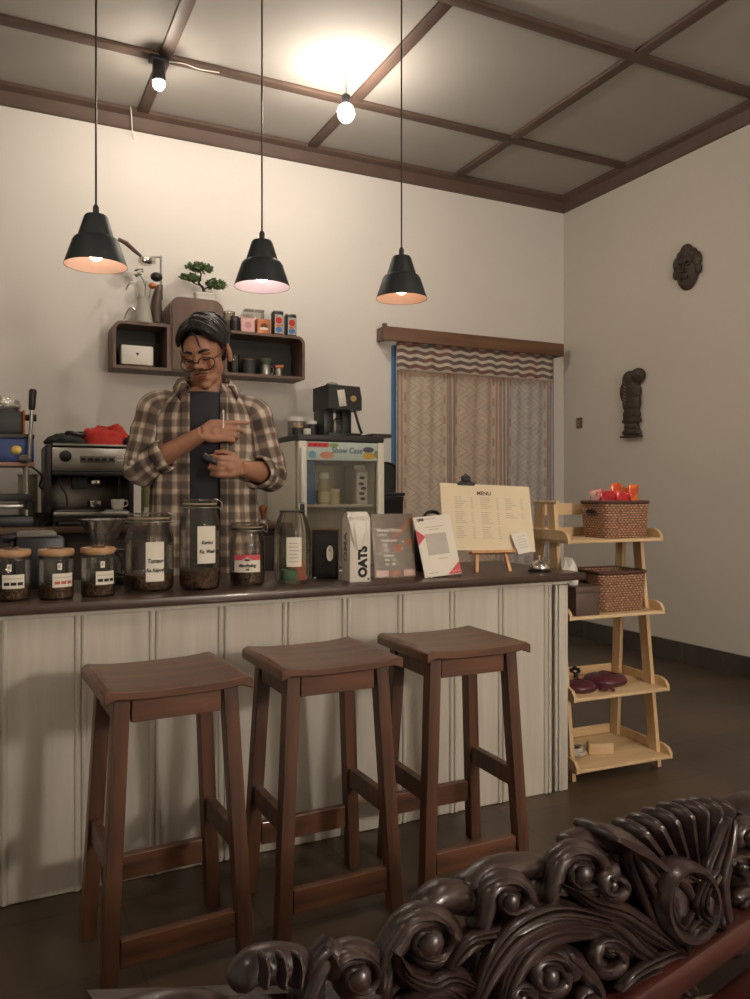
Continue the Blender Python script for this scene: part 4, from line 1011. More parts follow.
MB().tube(smoothline([(-w/2+0.06, 0.05, h-0.14), (-w/2+0.065, 0.03, h-0.18), (-w/2+0.09, 0.02, h-0.23), (-w/2+0.095, 0.02, h-0.28)]), 0.005, 8).build('steam_wand', mat('brown_wand', (84, 52, 34), 0.4), em)
MB().box((0, 0.07, 0.045), (w-0.052, 0.22, 0.05), 0.006).build('drip_tray', MT['dark'], em)
MB().box((0, -0.045, 0.056), (w-0.06, 0.012, 0.022), 0.004).build('drip_tray_edge', MT['steel'], em)
MB().box((0, 0.06, 0.0725), (w-0.07, 0.18, 0.004), 0.001).build('drip_grille', MT['steel'], em)
for s in (-1, 1):
    for yy in (0.03, dp-0.03): MB().lathe([(0, 0), (0.018, 0), (0.016, 0.02), (0, 0.02)], 14, Matrix.Translation((s*(w/2-0.04), yy, 0))).build('foot', bk, em)
mc = em.location+Vector((0.125, 0.02, 0.0752))
t = thing('espresso_cup', 'small white espresso cup on the drip tray of the espresso machine', 'cup', mc)
MB().lathe([(0, 0), (0.022, 0), (0.029, 0.012), (0.032, 0.05), (0.029, 0.05), (0.026, 0.014), (0, 0.008)], 28).build('bowl', MT['white'], t, smooth=50)
MB().tube(smoothline([(0.030, 0, 0.042), (0.046, 0, 0.040), (0.046, 0, 0.020), (0.028, 0, 0.014)]), 0.004, 8).build('handle', MT['white'], t)
# cloths on top of the machine
def drape(loc, a, b, h_, m, lab, name, seed, cat='cloth'):
    t = MB(); rr = []; n = 40
    for j in range(12):
        f = j/11; ring = []
        rad = math.cos(f*PI/2)**0.55; z = h_*math.sin(f*PI/2)
        for k in range(n):
            ang = 2*PI*k/n
            q = 1+0.22*noise.noise(Vector((math.cos(ang)*1.6, math.sin(ang)*1.6, seed+f*2)))
            zz = max(0, z*(1+0.55*noise.noise(Vector((math.cos(ang)*2.2+seed, math.sin(ang)*2.2, f*3))))) if j else 0
            ring.append((a*rad*q*math.cos(ang), b*rad*q*math.sin(ang), zz))
        rr.append(ring)
    o = t.loft(rr).build(name, m, smooth=60, loc=loc)
    tag(o, lab, cat); return o
ez_ = BZ+h+0.016
drape((em.location.x+0.085, 4.17, ez_), 0.125, 0.10, 0.085, MT['red'], 'crumpled red cloth on top of the espresso machine', 'red_cloth', 3)
drape((em.location.x-0.105, 4.12, ez_), 0.095, 0.07, 0.045, mat('green_black_cloth', (48, 54, 46), 0.8, var=0.25, vs=30), 'crumpled dark green cloth left of the red cloth on the espresso machine', 'dark_cloth', 9)
t = thing('black_strap', 'black rolled strap lying on the dark green cloth above the espresso machine', 'strap', (em.location.x-0.06, 4.14, ez_+0.044))
MB().tube([(0.04*math.cos(a), 0.03*math.sin(a), 0.008+0.006*math.sin(2*a)) for a in [2*PI*k/24 for k in range(25)]], 0.011, 8, cap=False).build('coil', MT['black'], t)
t = thing('black_pouch', 'small black pouch lying at the right end of the red cloth', 'pouch', (em.location.x+0.19, 4.08, ez_))
MB().lathe([(0, 0), (0.03, 0), (0.032, 0.02), (0.024, 0.036), (0, 0.04)], 24).build('body', MT['black'], t); MB().lathe([(0, 0.039), (0.008, 0.04), (0.009, 0.05), (0, 0.052)], 12).build('knob', MT['black'], t)

# cup sealer (blue lever machine) -----------------------------------
sx = at(34, 455, Y=4.0).x; sl = thing('cup_sealer', 'blue lever machine with black hopper at the left end of the back counter', 'machine', (sx-0.17, 4.0, BZ))
def zat(py, px, Y): return at(px, py, Y=Y).z-BZ
z1, z2 = zat(463, 20, 4.0), zat(446, 20, 4.0)
MB().box((0, 0.13, (z1+z2)/2+0.02), (0.34, 0.26, z2-z1+0.03), 0.006).build('blue_housing', MT['blue'], sl)
MB().box((0, 0.13, z2+0.045), (0.345, 0.265, 0.022), 0.004).build('top_plate', MT['dark'], sl)
MB().box((0, 0.13, z1-0.006), (0.345, 0.265, 0.020), 0.004).build('pink_edge_plate', mat('rose_plate', (176, 132, 112), 0.5), sl)
b = MB().ell((0.095, -0.004, (z1+z2)/2+0.02), (0.024, 0.004, 0.022)).build('gold_emblem', mat('gold', (206, 176, 96), 0.35, 0.5), sl)
for x in (-0.14, 0.14): MB().tube([(x, 0.02, 0.03), (x, 0.02, z1-0.016)], 0.010, 12).build('guide_rod', MT['steel'], sl)
for x in (-0.14, 0.14): MB().tube([(x, 0.24, 0.03), (x, 0.24, z1-0.016)], 0.010, 12).build('guide_rod', MT['steel'], sl)
MB().box((0, 0.13, 0.135), (0.33, 0.25, 0.035), 0.004).build('clamp_plate', MT['dark'], sl)
MB().box((0, 0.12, 0.095), (0.28, 0.22, 0.020), 0.004).build('steel_plate', MT['steel'], sl)
MB().box((0, 0.13, 0.025), (0.34, 0.27, 0.05), 0.006).build('base', MT['black'], sl)
MB().lathe([(0, -0.02), (0.02, -0.02), (0.022, 0.02), (0, 0.02)], 14, Matrix.Translation((0.15, -0.01, 0.10))).build('clamp_knob', MT['black'], sl)
MB().box((0.0, 0.13, z2+0.056+0.055), (0.25, 0.20, 0.11), 0.012).build('hopper', MT['dark'], sl)
MB().box((0.128, 0.13, z2+0.056+0.055), (0.010, 0.205, 0.115), 0.003).build('orange_edge', MT['orange'], sl)
MB().tube([(0.13, 0.1, z2+0.14), (0.185, 0.1, z2+0.14)], [0.014, 0.017], 12).build('hopper_knob', MT['black'], sl)
zz = z2+0.167
drape_m = mat('crinkled_film', (206, 200, 190), 0.12, 0.6, var=0.3, vs=30, bump=1.0, bs=50)
MB().ico((0.02, 0.13, zz+0.03), (0.10, 0.08, 0.048), sub=3, rnd=0.05).build('film_roll', drape_m, sl)
pv = at(29, 459, Y=3.97); le = at(33, 389, Y=3.95)
a = pv-sl.location; b = le-sl.location
MB().tube([a+Vector((-0.03, 0.03, 0)), a], 0.020, 14).build('lever_hub', MT['steel'], sl)
lv = MB().tube([a, a.lerp(b, 0.72)], 0.0085, 12).build('lever', MT['steel'], sl)
MB().tube([a.lerp(b, 0.70), a.lerp(b, 0.74), a.lerp(b, 0.97), b], [0.012, 0.015, 0.017, 0.011], 12).build('lever_grip', MT['black'], lv)
c0 = at(26, 462, Y=4.0)
t = MB().tube(smoothline([(sl.location.x+0.173, 4.2, c0.z-0.02), (sl.location.x+0.21, 4.15, c0.z-0.06), (em.location.x-w/2-0.02, 4.15, c0.z-0.11), (em.location.x-w/2+0.005, 4.2, c0.z-0.13)]), 0.005, 8).build('power_cable', MT['black'])
tag(t, 'black power cable running from the blue lever machine to the espresso machine', 'cable')
# pale box and funnel between the two machines
p = at(43, 500, Y=4.35)
t = thing('pale_canister', 'pale cream storage tin between the blue machine and the espresso machine', 'tin', (em.location.x-w/2-0.06, 4.45, BZ))
MB().box((0, 0, 0.12), (0.09, 0.12, 0.24), 0.01).build('body', mat('cream_tin', (206, 200, 160), 0.5), t); MB().box((0, 0, 0.247), (0.10, 0.13, 0.014), 0.004).build('lid', MT['white'], t)
p = at(36, 505, Y=3.98)
t = thing('filter_funnel', 'small black funnel standing beside the blue lever machine', 'funnel', (sx+0.03, 3.97, BZ))
MB().lathe([(0.012, 0.0), (0.014, 0.03), (0.034, 0.062), (0.036, 0.066), (0.032, 0.062), (0.01, 0.03)], 20).build('cone', MT['black'], t)
# bottles/cream jug right of the machine, next to the person
t = thing('tall_bottle', 'pale green bottle at the right of the espresso machine', 'bottle', (em.location.x+w/2+0.085, 4.10, BZ))
MB().lathe([(0, 0), (0.032, 0), (0.034, 0.01), (0.034, 0.21), (0.028, 0.25), (0.014, 0.28), (0.013, 0.32), (0, 0.322)], 24).build('body', mat('olive_glass', (150, 152, 108), 0.3), t); MB().lathe([(0, 0.318), (0.016, 0.318), (0.016, 0.345), (0, 0.347)], 16).build('cap', MT['white'], t)
t = thing('milk_jug', 'white spouted jug standing low beside the espresso machine', 'jug', (em.location.x+w/2+0.06, 3.96, BZ))
MB().lathe([(0, 0), (0.024, 0), (0.028, 0.012), (0.026, 0.05), (0.018, 0.075), (0.021, 0.085), (0.018, 0.084), (0.0, 0.05)], 20).build('body', MT['white'], t); MB().tube(smoothline([(0.02, 0, 0.07), (0.04, 0, 0.06), (0.04, 0, 0.03), (0.026, 0, 0.02)]), 0.004, 6).build('handle', MT['white'], t)
# things at the right end of the back counter
p = at(252, 500, Y=4.05)
t = thing('sauce_bottle', 'dark bottle with a red cap beside the display fridge, seen under the elbow', 'bottle', (p.x, 4.05, BZ))
MB().lathe([(0, 0), (0.03, 0), (0.032, 0.01), (0.032, 0.10), (0.020, 0.13), (0.014, 0.15), (0, 0.15)], 20).build('body', MT['black'], t); MB().lathe([(0, 0.149), (0.02, 0.149), (0.018, 0.185), (0, 0.188)], 16).build('cap', MT['red'], t); MB().shell([(0.0325, 0.03), (0.0325, 0.09)], 20).build('label', MT['pink'], t)
p = at(263, 510, Y=3.98)
t = thing('coffee_tamper', 'coffee tamper with brown turned wooden handle, standing before the fridge side', 'tamper', (p.x, 3.98, BZ))
MB().lathe([(0, 0), (0.029, 0), (0.029, 0.014), (0.012, 0.018), (0, 0.018)], 24).build('base', MT['steel'], t); MB().lathe([(0, 0.018), (0.010, 0.018), (0.012, 0.04), (0.019, 0.062), (0.020, 0.078), (0.012, 0.090), (0, 0.092)], 20).build('handle', wood('tamper_wood', (104, 50, 26), (136, 74, 40), 'Z'), t)

# ================================================================ FRIDGE
fx0, fx1, fy0, fy1 = 1.485, 1.998, 4.0, 4.52
FH = 1.345
fr = thing('display_fridge', 'white glass-door display fridge with a fruit banner reading Show Case', 'fridge', (fx0, fy0, 0))
fw = fx1-fx0; fd = fy1-fy0; wh = mat('fridge_white', (214, 210, 190), 0.45, var=0.03)
for x in (0.015, fw-0.015): MB().box((x, fd/2+0.02, FH/2), (0.03, fd-0.04, FH-0.03), 0.006).build('side_wall', wh, fr)
MB().box((fw/2, fd-0.015, FH/2), (fw-0.062, 0.028, FH-0.03), 0.003).build('back_wall', wh, fr)
MB().box((fw/2, fd/2+0.02, 0.20), (fw-0.062, fd-0.05, 0.36), 0.003).build('base_housing', MT['dark'], fr)
MB().box((fw/2, fd/2, FH-0.012), (fw+0.006, fd+0.02, 0.035), 0.008).build('top_cap', MT['dark'], fr)
MB().box((fw/2, fd/2+0.03, FH-0.075), (fw-0.062, fd-0.08, 0.09), 0.003).build('head_housing', wh, fr)
for i in range(1):
    for (x) in (0.03, fw-0.03): pass
for x in (0.024, fw-0.02): MB().box((x, -0.002, (FH-0.03+0.40)/2), ((0.048, 0.04)[x > 0.1], 0.03, FH-0.03-0.40), 0.006).build('door_stile', mat('door_white_%d' % (x > 0.1), (226, 220, 202), 0.4, var=0.02), fr)
MB().box((fw/2, 0.0, 0.39), (fw-0.01, 0.028, 0.05), 0.004).build('door_bottom_rail', wh, fr)
MB().box((fw/2, 0.012, (FH-0.12+0.42)/2), (fw-0.09, 0.004, FH-0.12-0.42), 0).build('door_glass', MT['glass'], fr)
hd = MB().box((0.018, -0.030, 1.13), (0.030, 0.028, 0.30), 0.010).build('door_handle', mat('white_handle', (232, 228, 218), 0.3, var=0.02), fr)
MB().box((0.018, -0.022, 0.95), (0.022, 0.02, 0.05), 0.004).build('handle_lock', MT['black'], hd)
bx0, bx1_ = 0.05, fw-0.042; bzc = FH-0.083; bh = 0.10
bn = MB().box(((bx0+bx1_)/2, -0.004, bzc), (bx1_-bx0, 0.012, bh), 0.001).build('banner', mat('banner_aqua', (198, 212, 204), 0.5, var=0.08, vs=6), fr)
def flat(P, m_, name, par, y=-0.0108): MB().add([(x, y, z) for x, z in P], [tuple(range(len(P)))]).build(name, m_, par)
def disc(x, z, rx, rz, n=18): return [(x+rx*math.cos(2*PI*k/n), z+rz*math.sin(2*PI*k/n)) for k in range(n)]
flat([(bx0+0.004, bzc+0.020), (bx0+0.125, bzc+0.020), (bx0+0.125, bzc+0.046), (bx0+0.004, bzc+0.046)], MT['coral'], 'red_label', bn)
for k in range(4): flat([(bx0+0.010+0.027*k, bzc+0.027), (bx0+0.030+0.027*k, bzc+0.027), (bx0+0.030+0.027*k, bzc+0.039), (bx0+0.010+0.027*k, bzc+0.039)], MT['red'], 'label_mark', bn, -0.0115)
flat(disc(bx0+0.115, bzc-0.022, 0.042, 0.020), mat('salmon_print', (214, 150, 120), 0.6), 'printed_salmon_fruit', bn)
flat(disc(bx0+0.03, bzc-0.020, 0.022, 0.020), mat('sky_print', (120, 170, 196), 0.6), 'printed_ice', bn)
flat(disc(bx0+0.155, bzc+0.033, 0.030, 0.012), mat('green_print', (150, 176, 96), 0.6), 'printed_leaf', bn)
flat(disc(bx0+0.37, bzc-0.022, 0.040, 0.020), mat('yellow_print', (220, 180, 84), 0.6), 'printed_oranges', bn)
flat(disc(bx0+0.365, bzc+0.012, 0.034, 0.016), mat('plum_print', (96, 88, 108), 0.6), 'printed_grapes', bn, -0.0112)
flat(disc(bx0+0.415, bzc-0.012, 0.014, 0.020), mat('green_print2', (130, 160, 90), 0.6), 'printed_leaf', bn, -0.0114)
text('Show Case', 0.046, mat('blue_letter', (52, 88, 112), 0.6), bn, Matrix.Translation((bx0+0.235, -0.0118, bzc+0.004)), shear=0.15, off=0.0004, wide=0.9)
shz = at(340, 504, Y=4.15).z
for z in (shz, shz-0.33): MB().box((fw/2, 0.21, z-0.008), (fw-0.07, 0.30, 0.016), 0.003).build('wire_shelf', wh, fr)
MB().box((fw/2, 0.46, 0.80), (fw-0.07, 0.02, 0.80), 0).build('inner_back', mat('fridge_inner', (196, 190, 174), 0.6), fr)
FB = Vector((fx0, fy0, 0))
def fit(px, Y=4.12): return at(px, 490, Y=Y).x
t = thing('glass_bottle', 'tall pale yellow drink bottle inside the fridge, left of centre', 'bottle', (fit(325), 4.14, shz))
MB().lathe([(0, 0), (0.036, 0), (0.038, 0.008), (0.038, 0.085), (0.034, 0.10), (0.024, 0.13), (0.026, 0.145), (0, 0.145)], 24).build('body', mat('pale_bottle', (196, 192, 150), 0.25), t); MB().lathe([(0, 0.144), (0.03, 0.144), (0.03, 0.175), (0, 0.177)], 20).build('cap', MT['white'], t); MB().shell([(0.0387, 0.012), (0.0387, 0.07)], 24).build('label', mat('cream_label', (226, 218, 176), 0.6), t)
t = thing('yellow_tub', 'small pale yellow jar inside the fridge beside the tall bottle', 'jar', (fit(336.5), 4.16, shz))
MB().lathe([(0, 0), (0.032, 0), (0.034, 0.008), (0.033, 0.07), (0, 0.071)], 24).build('body', mat('cream_tub', (222, 214, 168), 0.5), t); MB().lathe([(0, 0.0705), (0.035, 0.0705), (0.035, 0.085), (0, 0.087)], 24).build('lid', MT['white'], t)
t = thing('milk_carton', 'white milk carton with grey print inside the fridge, at the right', 'carton', (fit(362.5), 4.16, shz), 0.0)
MB().box((0, 0, 0.092), (0.07, 0.07, 0.184), 0.003).build('carton_body', MT['white'], t)
MB().loft([[(-.034, -.034, .184), (.034, -.034, .184), (.034, .034, .184), (-.034, .034, .184)], [(-.034, -.002, .208), (.034, -.002, .208), (.034, .002, .208), (-.034, .002, .208)], [(-.034, -.002, .222), (.034, -.002, .222), (.034, .002, .222), (-.034, .002, .222)]]).build('gable_top', MT['white'], t, smooth=20)
gp = mat('grey_milk_print', (92, 86, 78), 0.6)
for i, (dx, dz) in enumerate(((0.0, 0.15), (-0.006, 0.115), (0.008, 0.09), (-0.002, 0.06), (0.004, 0.03))): flat(disc(dx, dz, 0.018, 0.010, 9+i), gp, 'printed_mark', t, -0.0356)
t = thing('blue_carton', 'bright blue tall pack inside the fridge against the door handle side', 'carton', (fit(307, 4.15), 4.15, shz), 0.0)
MB().box((0, 0, 0.125), (0.065, 0.09, 0.25), 0.003).build('body', mat('azure_pack', (60, 120, 176), 0.5), t); MB().box((0, 0, 0.258), (0.066, 0.03, 0.016), 0.003).build('top_fold', mat('azure_pack2', (60, 120, 176), 0.5), t)
# black tray + bag at the right side of fridge
p = at(387, 479, Y=4.55)
t = thing('round_tray', 'round black tray hanging on the wall between the fridge and the blue doorway', 'tray', (2.105, 4.40, 0.0))
q_ = at(385.5, 496, Y=4.58); t.location = (q_.x, 4.585, q_.z)
MB().lathe([(0, 0), (0.105, 0.0), (0.112, 0.014), (0.106, 0.014), (0.098, 0.005), (0, 0.005)], 40, Matrix.Translation((0.0, 0, 0.11)) @ Matrix.Rotation(math.radians(90), 4, 'X')).build('tray_body', MT['black'], t)
MB().tube([(0, 0.0, 0.2), (0, 0.035, 0.225)], 0.004, 6).build('hook', MT['steel'], t)
t = thing('waste_bin', 'tall black bin beside the fridge, seen above the menu card', 'bin', (2.14, 4.30, 0))
zb = at(395, 493, Y=4.3).z
MB().loft([[(x*s, y*s, z) for x, y in rrect(0.19, 0.24, 0.03, 4)] for s, z in ((0.85, 0), (1, zb-0.05), (1.02, zb-0.045), (1.02, zb-0.02))]).build('body', MT['black'], t); MB().box((0, 0, zb-0.008), (0.195, 0.245, 0.02), 0.008).build('lid', MT['black'], t)

# on top of the fridge
FT = FH+0.006
cx = at(337, 430, Y=4.22).x
t = thing('coffee_machine', 'black angular coffee machine with stickers on top of the display fridge', 'coffee machine', (cx, 4.22, FT))
W_ = 0.205
MB().box((0, 0, 0.012), (W_, 0.24, 0.024), 0.005).build('base', MT['black'], t)
MB().prism([(-W_/2, 0.17), (W_/2, 0.165), (W_/2, 0.24), (W_/2-0.012, 0.31), (-W_/2, 0.315)], -0.12, 0.12).build('head', MT['black'], t, smooth=0)
MB().box((-W_/2+0.03, 0.03, 0.095), (0.06, 0.16, 0.15), 0.004).build('left_column', MT['black'], t)
MB().box((W_/2-0.045, 0.04, 0.095), (0.06, 0.10, 0.15), 0.004).build('right_column', MT['black'], t)
MB().lathe([(0, 0.024), (0.028, 0.024), (0.032, 0.06), (0.034, 0.10), (0.02, 0.12), (0, 0.12)], 20, Matrix.Translation((-0.012, -0.05, 0))).build('glass_beaker', MT['glassd'], t)
MB().tube(smoothline([(0.06, -0.11, 0.17), (0.075, -0.12, 0.10), (0.10, -0.11, 0.04), (0.112, -0.10, 0.03)]), 0.008, 8).build('hose', MT['black'], t)
MB().box((-0.022, -0.1215, 0.235), (0.045, 0.002, 0.10), 0.0005, rot=(0, -0.15, 0)).build('paper_sticker', MT['paper'], t)
MB().lathe([(0, 0), (0.018, 0), (0.018, 0.004), (0, 0.005)], 20, Matrix.Translation((0.05, -0.120, 0.235)) @ Matrix.Rotation(PI/2, 4, 'X')).build('round_badge', mat('gold_badge', (190, 160, 100), 0.4, 0.3), t)
MB().ico((-0.03, 0.0, 0.325), (0.04, 0.04, 0.022), sub=2, rnd=0.08).build('clear_bag', mat('bag_grey', (140, 140, 136), 0.25), t)
t.scale = (1, 1, 0.93)
def pot(px, Y, r, h, m_, lab, lidm=None, name='storage_jar'):
    x = at(px, 430, Y=Y).x
    t = thing(name, lab, 'jar', (x, Y, FT))
    MB().lathe([(0, 0), (r*0.93, 0), (r, 0.006), (r, h*0.8), (0, h*0.8)], 28).build('body', m_, t)
    MB().lathe([(0, h*0.8), (r*1.03, h*0.8+0.0005), (r*1.03, h), (0, h+0.002)], 28).build('lid', lidm or MT['cork'], t)
pot(298, 4.15, 0.034, 0.055, MT['dark'], 'squat dark jar with wooden lid at the left end of the fridge top', MT['cork'])
pot(297, 4.38, 0.055, 0.125, glassmat('milky_glass', (214, 206, 190), 1.0, dens=0.8), 'wide clear tub on the fridge top behind the squat dark jar', MT['white'])
pot(312, 4.30, 0.032, 0.10, MT['dark'], 'slim dark jar on the fridge top beside the black coffee machine', MT['white'])
pot(307, 4.12, 0.022, 0.05, MT['white'], 'tiny white jar at the front of the fridge top', MT['dark'])
t = thing('cardboard_box', 'thin dark box lying at the right end of the fridge top', 'box', (at(376, 436, Y=4.15).x, 4.15, FT))
MB().box((0, 0, 0.009), (0.12, 0.16, 0.018), 0.002).build('body', mat('dark_card', (64, 52, 44), 0.7), t); MB().box((0, 0, 0.0195), (0.122, 0.162, 0.003), 0.001).build('flap', mat('dark_card2', (74, 60, 50), 0.7), t)

# ================================================================ WALL SHELVES
SY = 4.42
def zz_(px, py, Y=SY): return at(px, py, Y=Y).z
def open_box(name, lab, x0, x1, z0, z1, round_l, round_r):
    t = thing(name, lab, 'shelf', ((x0+x1)/2, YW, z0))
    w = x1-x0; h = z1-z0; th = 0.016; dpt = YW-SY
    def outline(wi, hi, r, zoff):
        P = []
        rs = [(wi/2, zoff+hi, r if round_r else 0.002, 0), (-wi/2, zoff+hi, r if round_l else 0.002, PI/2), (-wi/2, zoff, 0.004, PI), (wi/2, zoff, 0.004, 3*PI/2)]
        for (x, z, rr, a0) in rs:
            cx = x-math.copysign(rr, x); cz = z-(rr if z > zoff+hi/2 else -rr)
            for k in range(7): P.append((cx+rr*math.cos(a0+PI/2*k/6), cz+rr*math.sin(a0+PI/2*k/6)))
        return P
    O = outline(w, h, 0.045, 0); I = outline(w-2*th, h-2*th, 0.035, th); n = len(O)
    vs = [(x, -dpt, z) for x, z in O]+[(x, -0.001, z) for x, z in O]+[(x, -dpt, z) for x, z in I]+[(x, -0.001, z) for x, z in I]
    fs = []
    for k in range(n):
        j = (k+1) % n
        fs += [(k, j, 2*n+j, 2*n+k), (j, k, n+k, n+j), (2*n+k, 2*n+j, 3*n+j, 3*n+k), (n+k, 3*n+k, 3*n+j, n+j)]
    MB().add(vs, fs).build('case', MT['walnut'], t, smooth=35)
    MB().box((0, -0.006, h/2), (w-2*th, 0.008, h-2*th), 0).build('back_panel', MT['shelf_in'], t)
    return t
lx0, lx1 = at(113, 345, Y=SY).x, at(170, 345, Y=SY).x
mx1 = at(224, 345, Y=SY).x; rx1 = at(305, 350, Y=SY).x
zb_, zt_ = zz_(108, 367), zz_(108, 319)
open_box('wall_shelf', 'open box wall shelf holding the small white box, left of the person', lx0, lx1, zb_, zt_, True, False)
open_box('wall_shelf', 'long open box wall shelf with cups and pots, right of the person', mx1+0.002, rx1, zb_, zt_, False, True)
t = thing('wall_cabinet', 'brown rounded wall cabinet between the two open shelves, behind the person', 'cabinet', ((lx1+mx1)/2, YW, zb_))
mw_ = mx1-lx1-0.002; mh_ = zz_(195, 298)-zb_
P = []
for (sx_, z, rr, a0) in ((1, mh_, 0.06, 0), (-1, mh_, 0.06, PI/2), (-1, 0, 0.004, PI), (1, 0, 0.004, 3*PI/2)):
    cxx = sx_*(mw_/2-rr); czz = z-(rr if z > 0.1 else -rr)
    for k in range(9): P.append((cxx+rr*math.cos(a0+PI/2*k/8), czz+rr*math.sin(a0+PI/2*k/8)))
MB().prism(P, -(YW-SY)+0.004, -0.001).build('case', MT['walnut'], t, smooth=35)
MB().prism([(x*0.93, 0.012+z*0.95) for x, z in P], -(YW-SY)-0.008, -(YW-SY)+0.003).build('door', wood('walnut_door', (92, 70, 60), (116, 92, 80), 'Z', 0.5, 0.5), t, smooth=35)
SZ = zt_; IZ = zb_+0.016
# radio/box in left shelf
x = at(137, 353, Y=4.47).x
t = thing('white_box', 'small white box with a dark mark inside the left open wall shelf', 'box', (x, 4.50, IZ))
rw_ = 0.170; rh_ = 0.105
MB().box((0, 0, 0.012+rh_/2), (rw_, 0.09, rh_), 0.006).build('body', MT['white'], t)
for s in (-1, 1): MB().box((s*(rw_/2-0.02), 0, 0.007), (0.02, 0.07, 0.014), 0.003).build('foot', MT['dark'], t)
MB().add([(-0.010, -0.0458, 0.012+rh_*0.62), (0.010, -0.0458, 0.012+rh_*0.62), (0.0, -0.0458, 0.012+rh_*0.45)], [(2, 1, 0)]).build('dark_mark', MT['dark'], t)
# bonsai
x = at(205, 290, Y=4.48).x; bz = zb_+mh_
t = thing('bonsai_tree', 'small bonsai with three green foliage pads in a white pot, on the brown cabinet', 'plant', (x, 4.50, bz))
MB().loft([[(x_*s, y_*s, z) for x_, y_ in rrect(0.115, 0.07, 0.02, 5)] for s, z in ((0.85, 0), (0.95, 0.012), (1, 0.04), (1.05, 0.042), (1.05, 0.05))]).build('pot', MT['white'], t)
MB().loft([[(x_*0.9, y_*0.9, z) for x_, y_ in rrect(0.115, 0.07, 0.02, 5)] for z in (0.048, 0.054)]).build('soil', MT['bark'], t)
def bp(px, py): q = at(px, py, Y=4.50); return Vector((q.x-x, 0, q.z-bz))
tr = MB().tube(smoothline([(0.0, 0, 0.05), tuple(bp(203, 288)), tuple(bp(199, 283)), tuple(bp(201, 276)), tuple(bp(200, 270))]), [0.010-0.00028*i for i in range(25)], 8)
tr.tube(smoothline([tuple(bp(201, 285)), tuple(bp(196, 284)), tuple(bp(190, 280))]), 0.004, 6); tr.tube(smoothline([tuple(bp(204, 289)), tuple(bp(210, 287)), tuple(bp(216, 287))]), 0.004, 6)
tr.build('trunk', MT['bark'], t)
for (px, py, rx, rz) in ((200, 269, 0.078, 0.036), (190, 279, 0.058, 0.026), (216, 286, 0.062, 0.040)):
    c = bp(px, py); mb = MB()
    for k in range(260):
        a = random.uniform(0, 2*PI); rr = random.random()**0.5; zz2 = random.uniform(-1, 1)*(1-rr*rr)**0.5
        q = c+Vector((rx*rr*math.cos(a), 0.045*rr*math.sin(a), rz*zz2*0.8+0.006))
        d = Vector((random.uniform(-1, 1), random.uniform(-1, 1), random.uniform(-0.2, 1))).normalized(); s_ = 0.015
        u = d.cross(Vector((0, 0.3, 1))).normalized()*s_*0.5; n_ = d.cross(u).normalized()*0.002
        mb.add([q, q+d*s_*0.5+u+n_, q+d*s_, q+d*s_*0.5-u-n_], [(0, 1, 2, 3)])
    for k in range(24):
        a = random.uniform(0, 2*PI); rr = random.random()**0.5
        mb.ico(c+Vector((rx*0.8*rr*math.cos(a), 0.035*rr*math.sin(a), random.uniform(-0.3, 0.5)*rz)), (0.016, 0.015, 0.010), rnd=0.3)
    mb.build('foliage_pad', MT['leaf'], t, smooth=0)['kind'] = 'stuff'
# things standing on the left shelf: lever coffee press, carafe, twig
def sp(px, py, Y=4.50): return at(px, py, Y=Y)
x = sp(161, 320).x
t = thing('portafilter_stand', 'steel stand holding a portafilter with wooden handle on the left wall shelf', 'coffee stand', (x, 4.50, SZ))
def lp(px, py, dy=0.0): q = sp(px, py); return (q.x-x, dy, q.z-SZ)
MB().box((0.005, 0, 0.006), (0.07, 0.11, 0.012), 0.003).build('base', MT['dark'], t)
MB().tube([(0, 0, 0.01), lp(161, 256)], 0.007, 12).build('pole', MT['steel'], t)
MB().tube([lp(162, 257), lp(151, 257)], 0.006, 10).build('arm', MT['steel'], t)
MB().tube([lp(155, 257), lp(155, 264)], 0.003, 8).build('spout', MT['steel'], t)
a = lp(146, 261)
bsk = MB().lathe([(0, -0.022), (0.030, -0.020), (0.043, -0.008), (0.044, 0.010), (0.040, 0.014), (0, 0.014)], 28, Matrix.Translation(a)).build('portafilter', MT['chrome'], t)
MB().tube([lp(142, 257), lp(136, 252), lp(126, 243), lp(118, 239)], [0.007, 0.011, 0.013, 0.010], 12).build('wooden_handle', wood('handle_wood', (66, 44, 30), (96, 66, 46), 'X'), bsk)
MB().tube([lp(161, 285), lp(161, 300)], 0.010, 12).build('clamp', MT['dark'], t)
kb = MB().ell(lp(156.5, 277), (0.034, 0.03, 0.026)).build('black_ball', MT['black'], t)
MB().tube(smoothline([lp(157, 322, 0.01), lp(156, 305, 0.0), lp(158, 292, 0.0), lp(160, 286, 0.0)]), [0.038-0.0013*i for i in range(19)], 14).build('brown_flask', mat('brown_flask', (84, 68, 58), 0.4), t)
x2 = sp(143, 321, 4.47).x
t = thing('glass_carafe', 'frosted glass carafe holding spoons and a green sprig on the left wall shelf', 'carafe', (x2, 4.46, SZ))
def lq(px, py, dy=0.0): q = at(px, py, Y=4.46); return (q.x-x2, dy, q.z-SZ)
MB().lathe([(0, 0), (0.05, 0), (0.052, 0.008), (0.040, 0.07), (0.030, 0.12), (0.034, 0.14), (0.030, 0.139), (0.026, 0.12), (0.036, 0.07), (0.047, 0.010), (0, 0.006)], 28).build('vessel', mat('frosted_glass', (196, 192, 180), 0.3, alpha=0.75), t, smooth=60)
for (a_, b_) in (((140, 308), (137, 284)), ((144, 308), (146, 282)), ((147, 306), (152, 284))):
    MB().tube([lq(*a_), lq(*b_)], 0.0035, 8).build('spoon', MT['steel'], t)
MB().ell(lq(152.5, 286, -0.005), (0.024, 0.02, 0.017)).build('orange_scoop', MT['copper'], t)
mb = MB(); mb.tube(smoothline([lq(146, 290), lq(143, 280), lq(138, 273)]), 0.0025, 6)
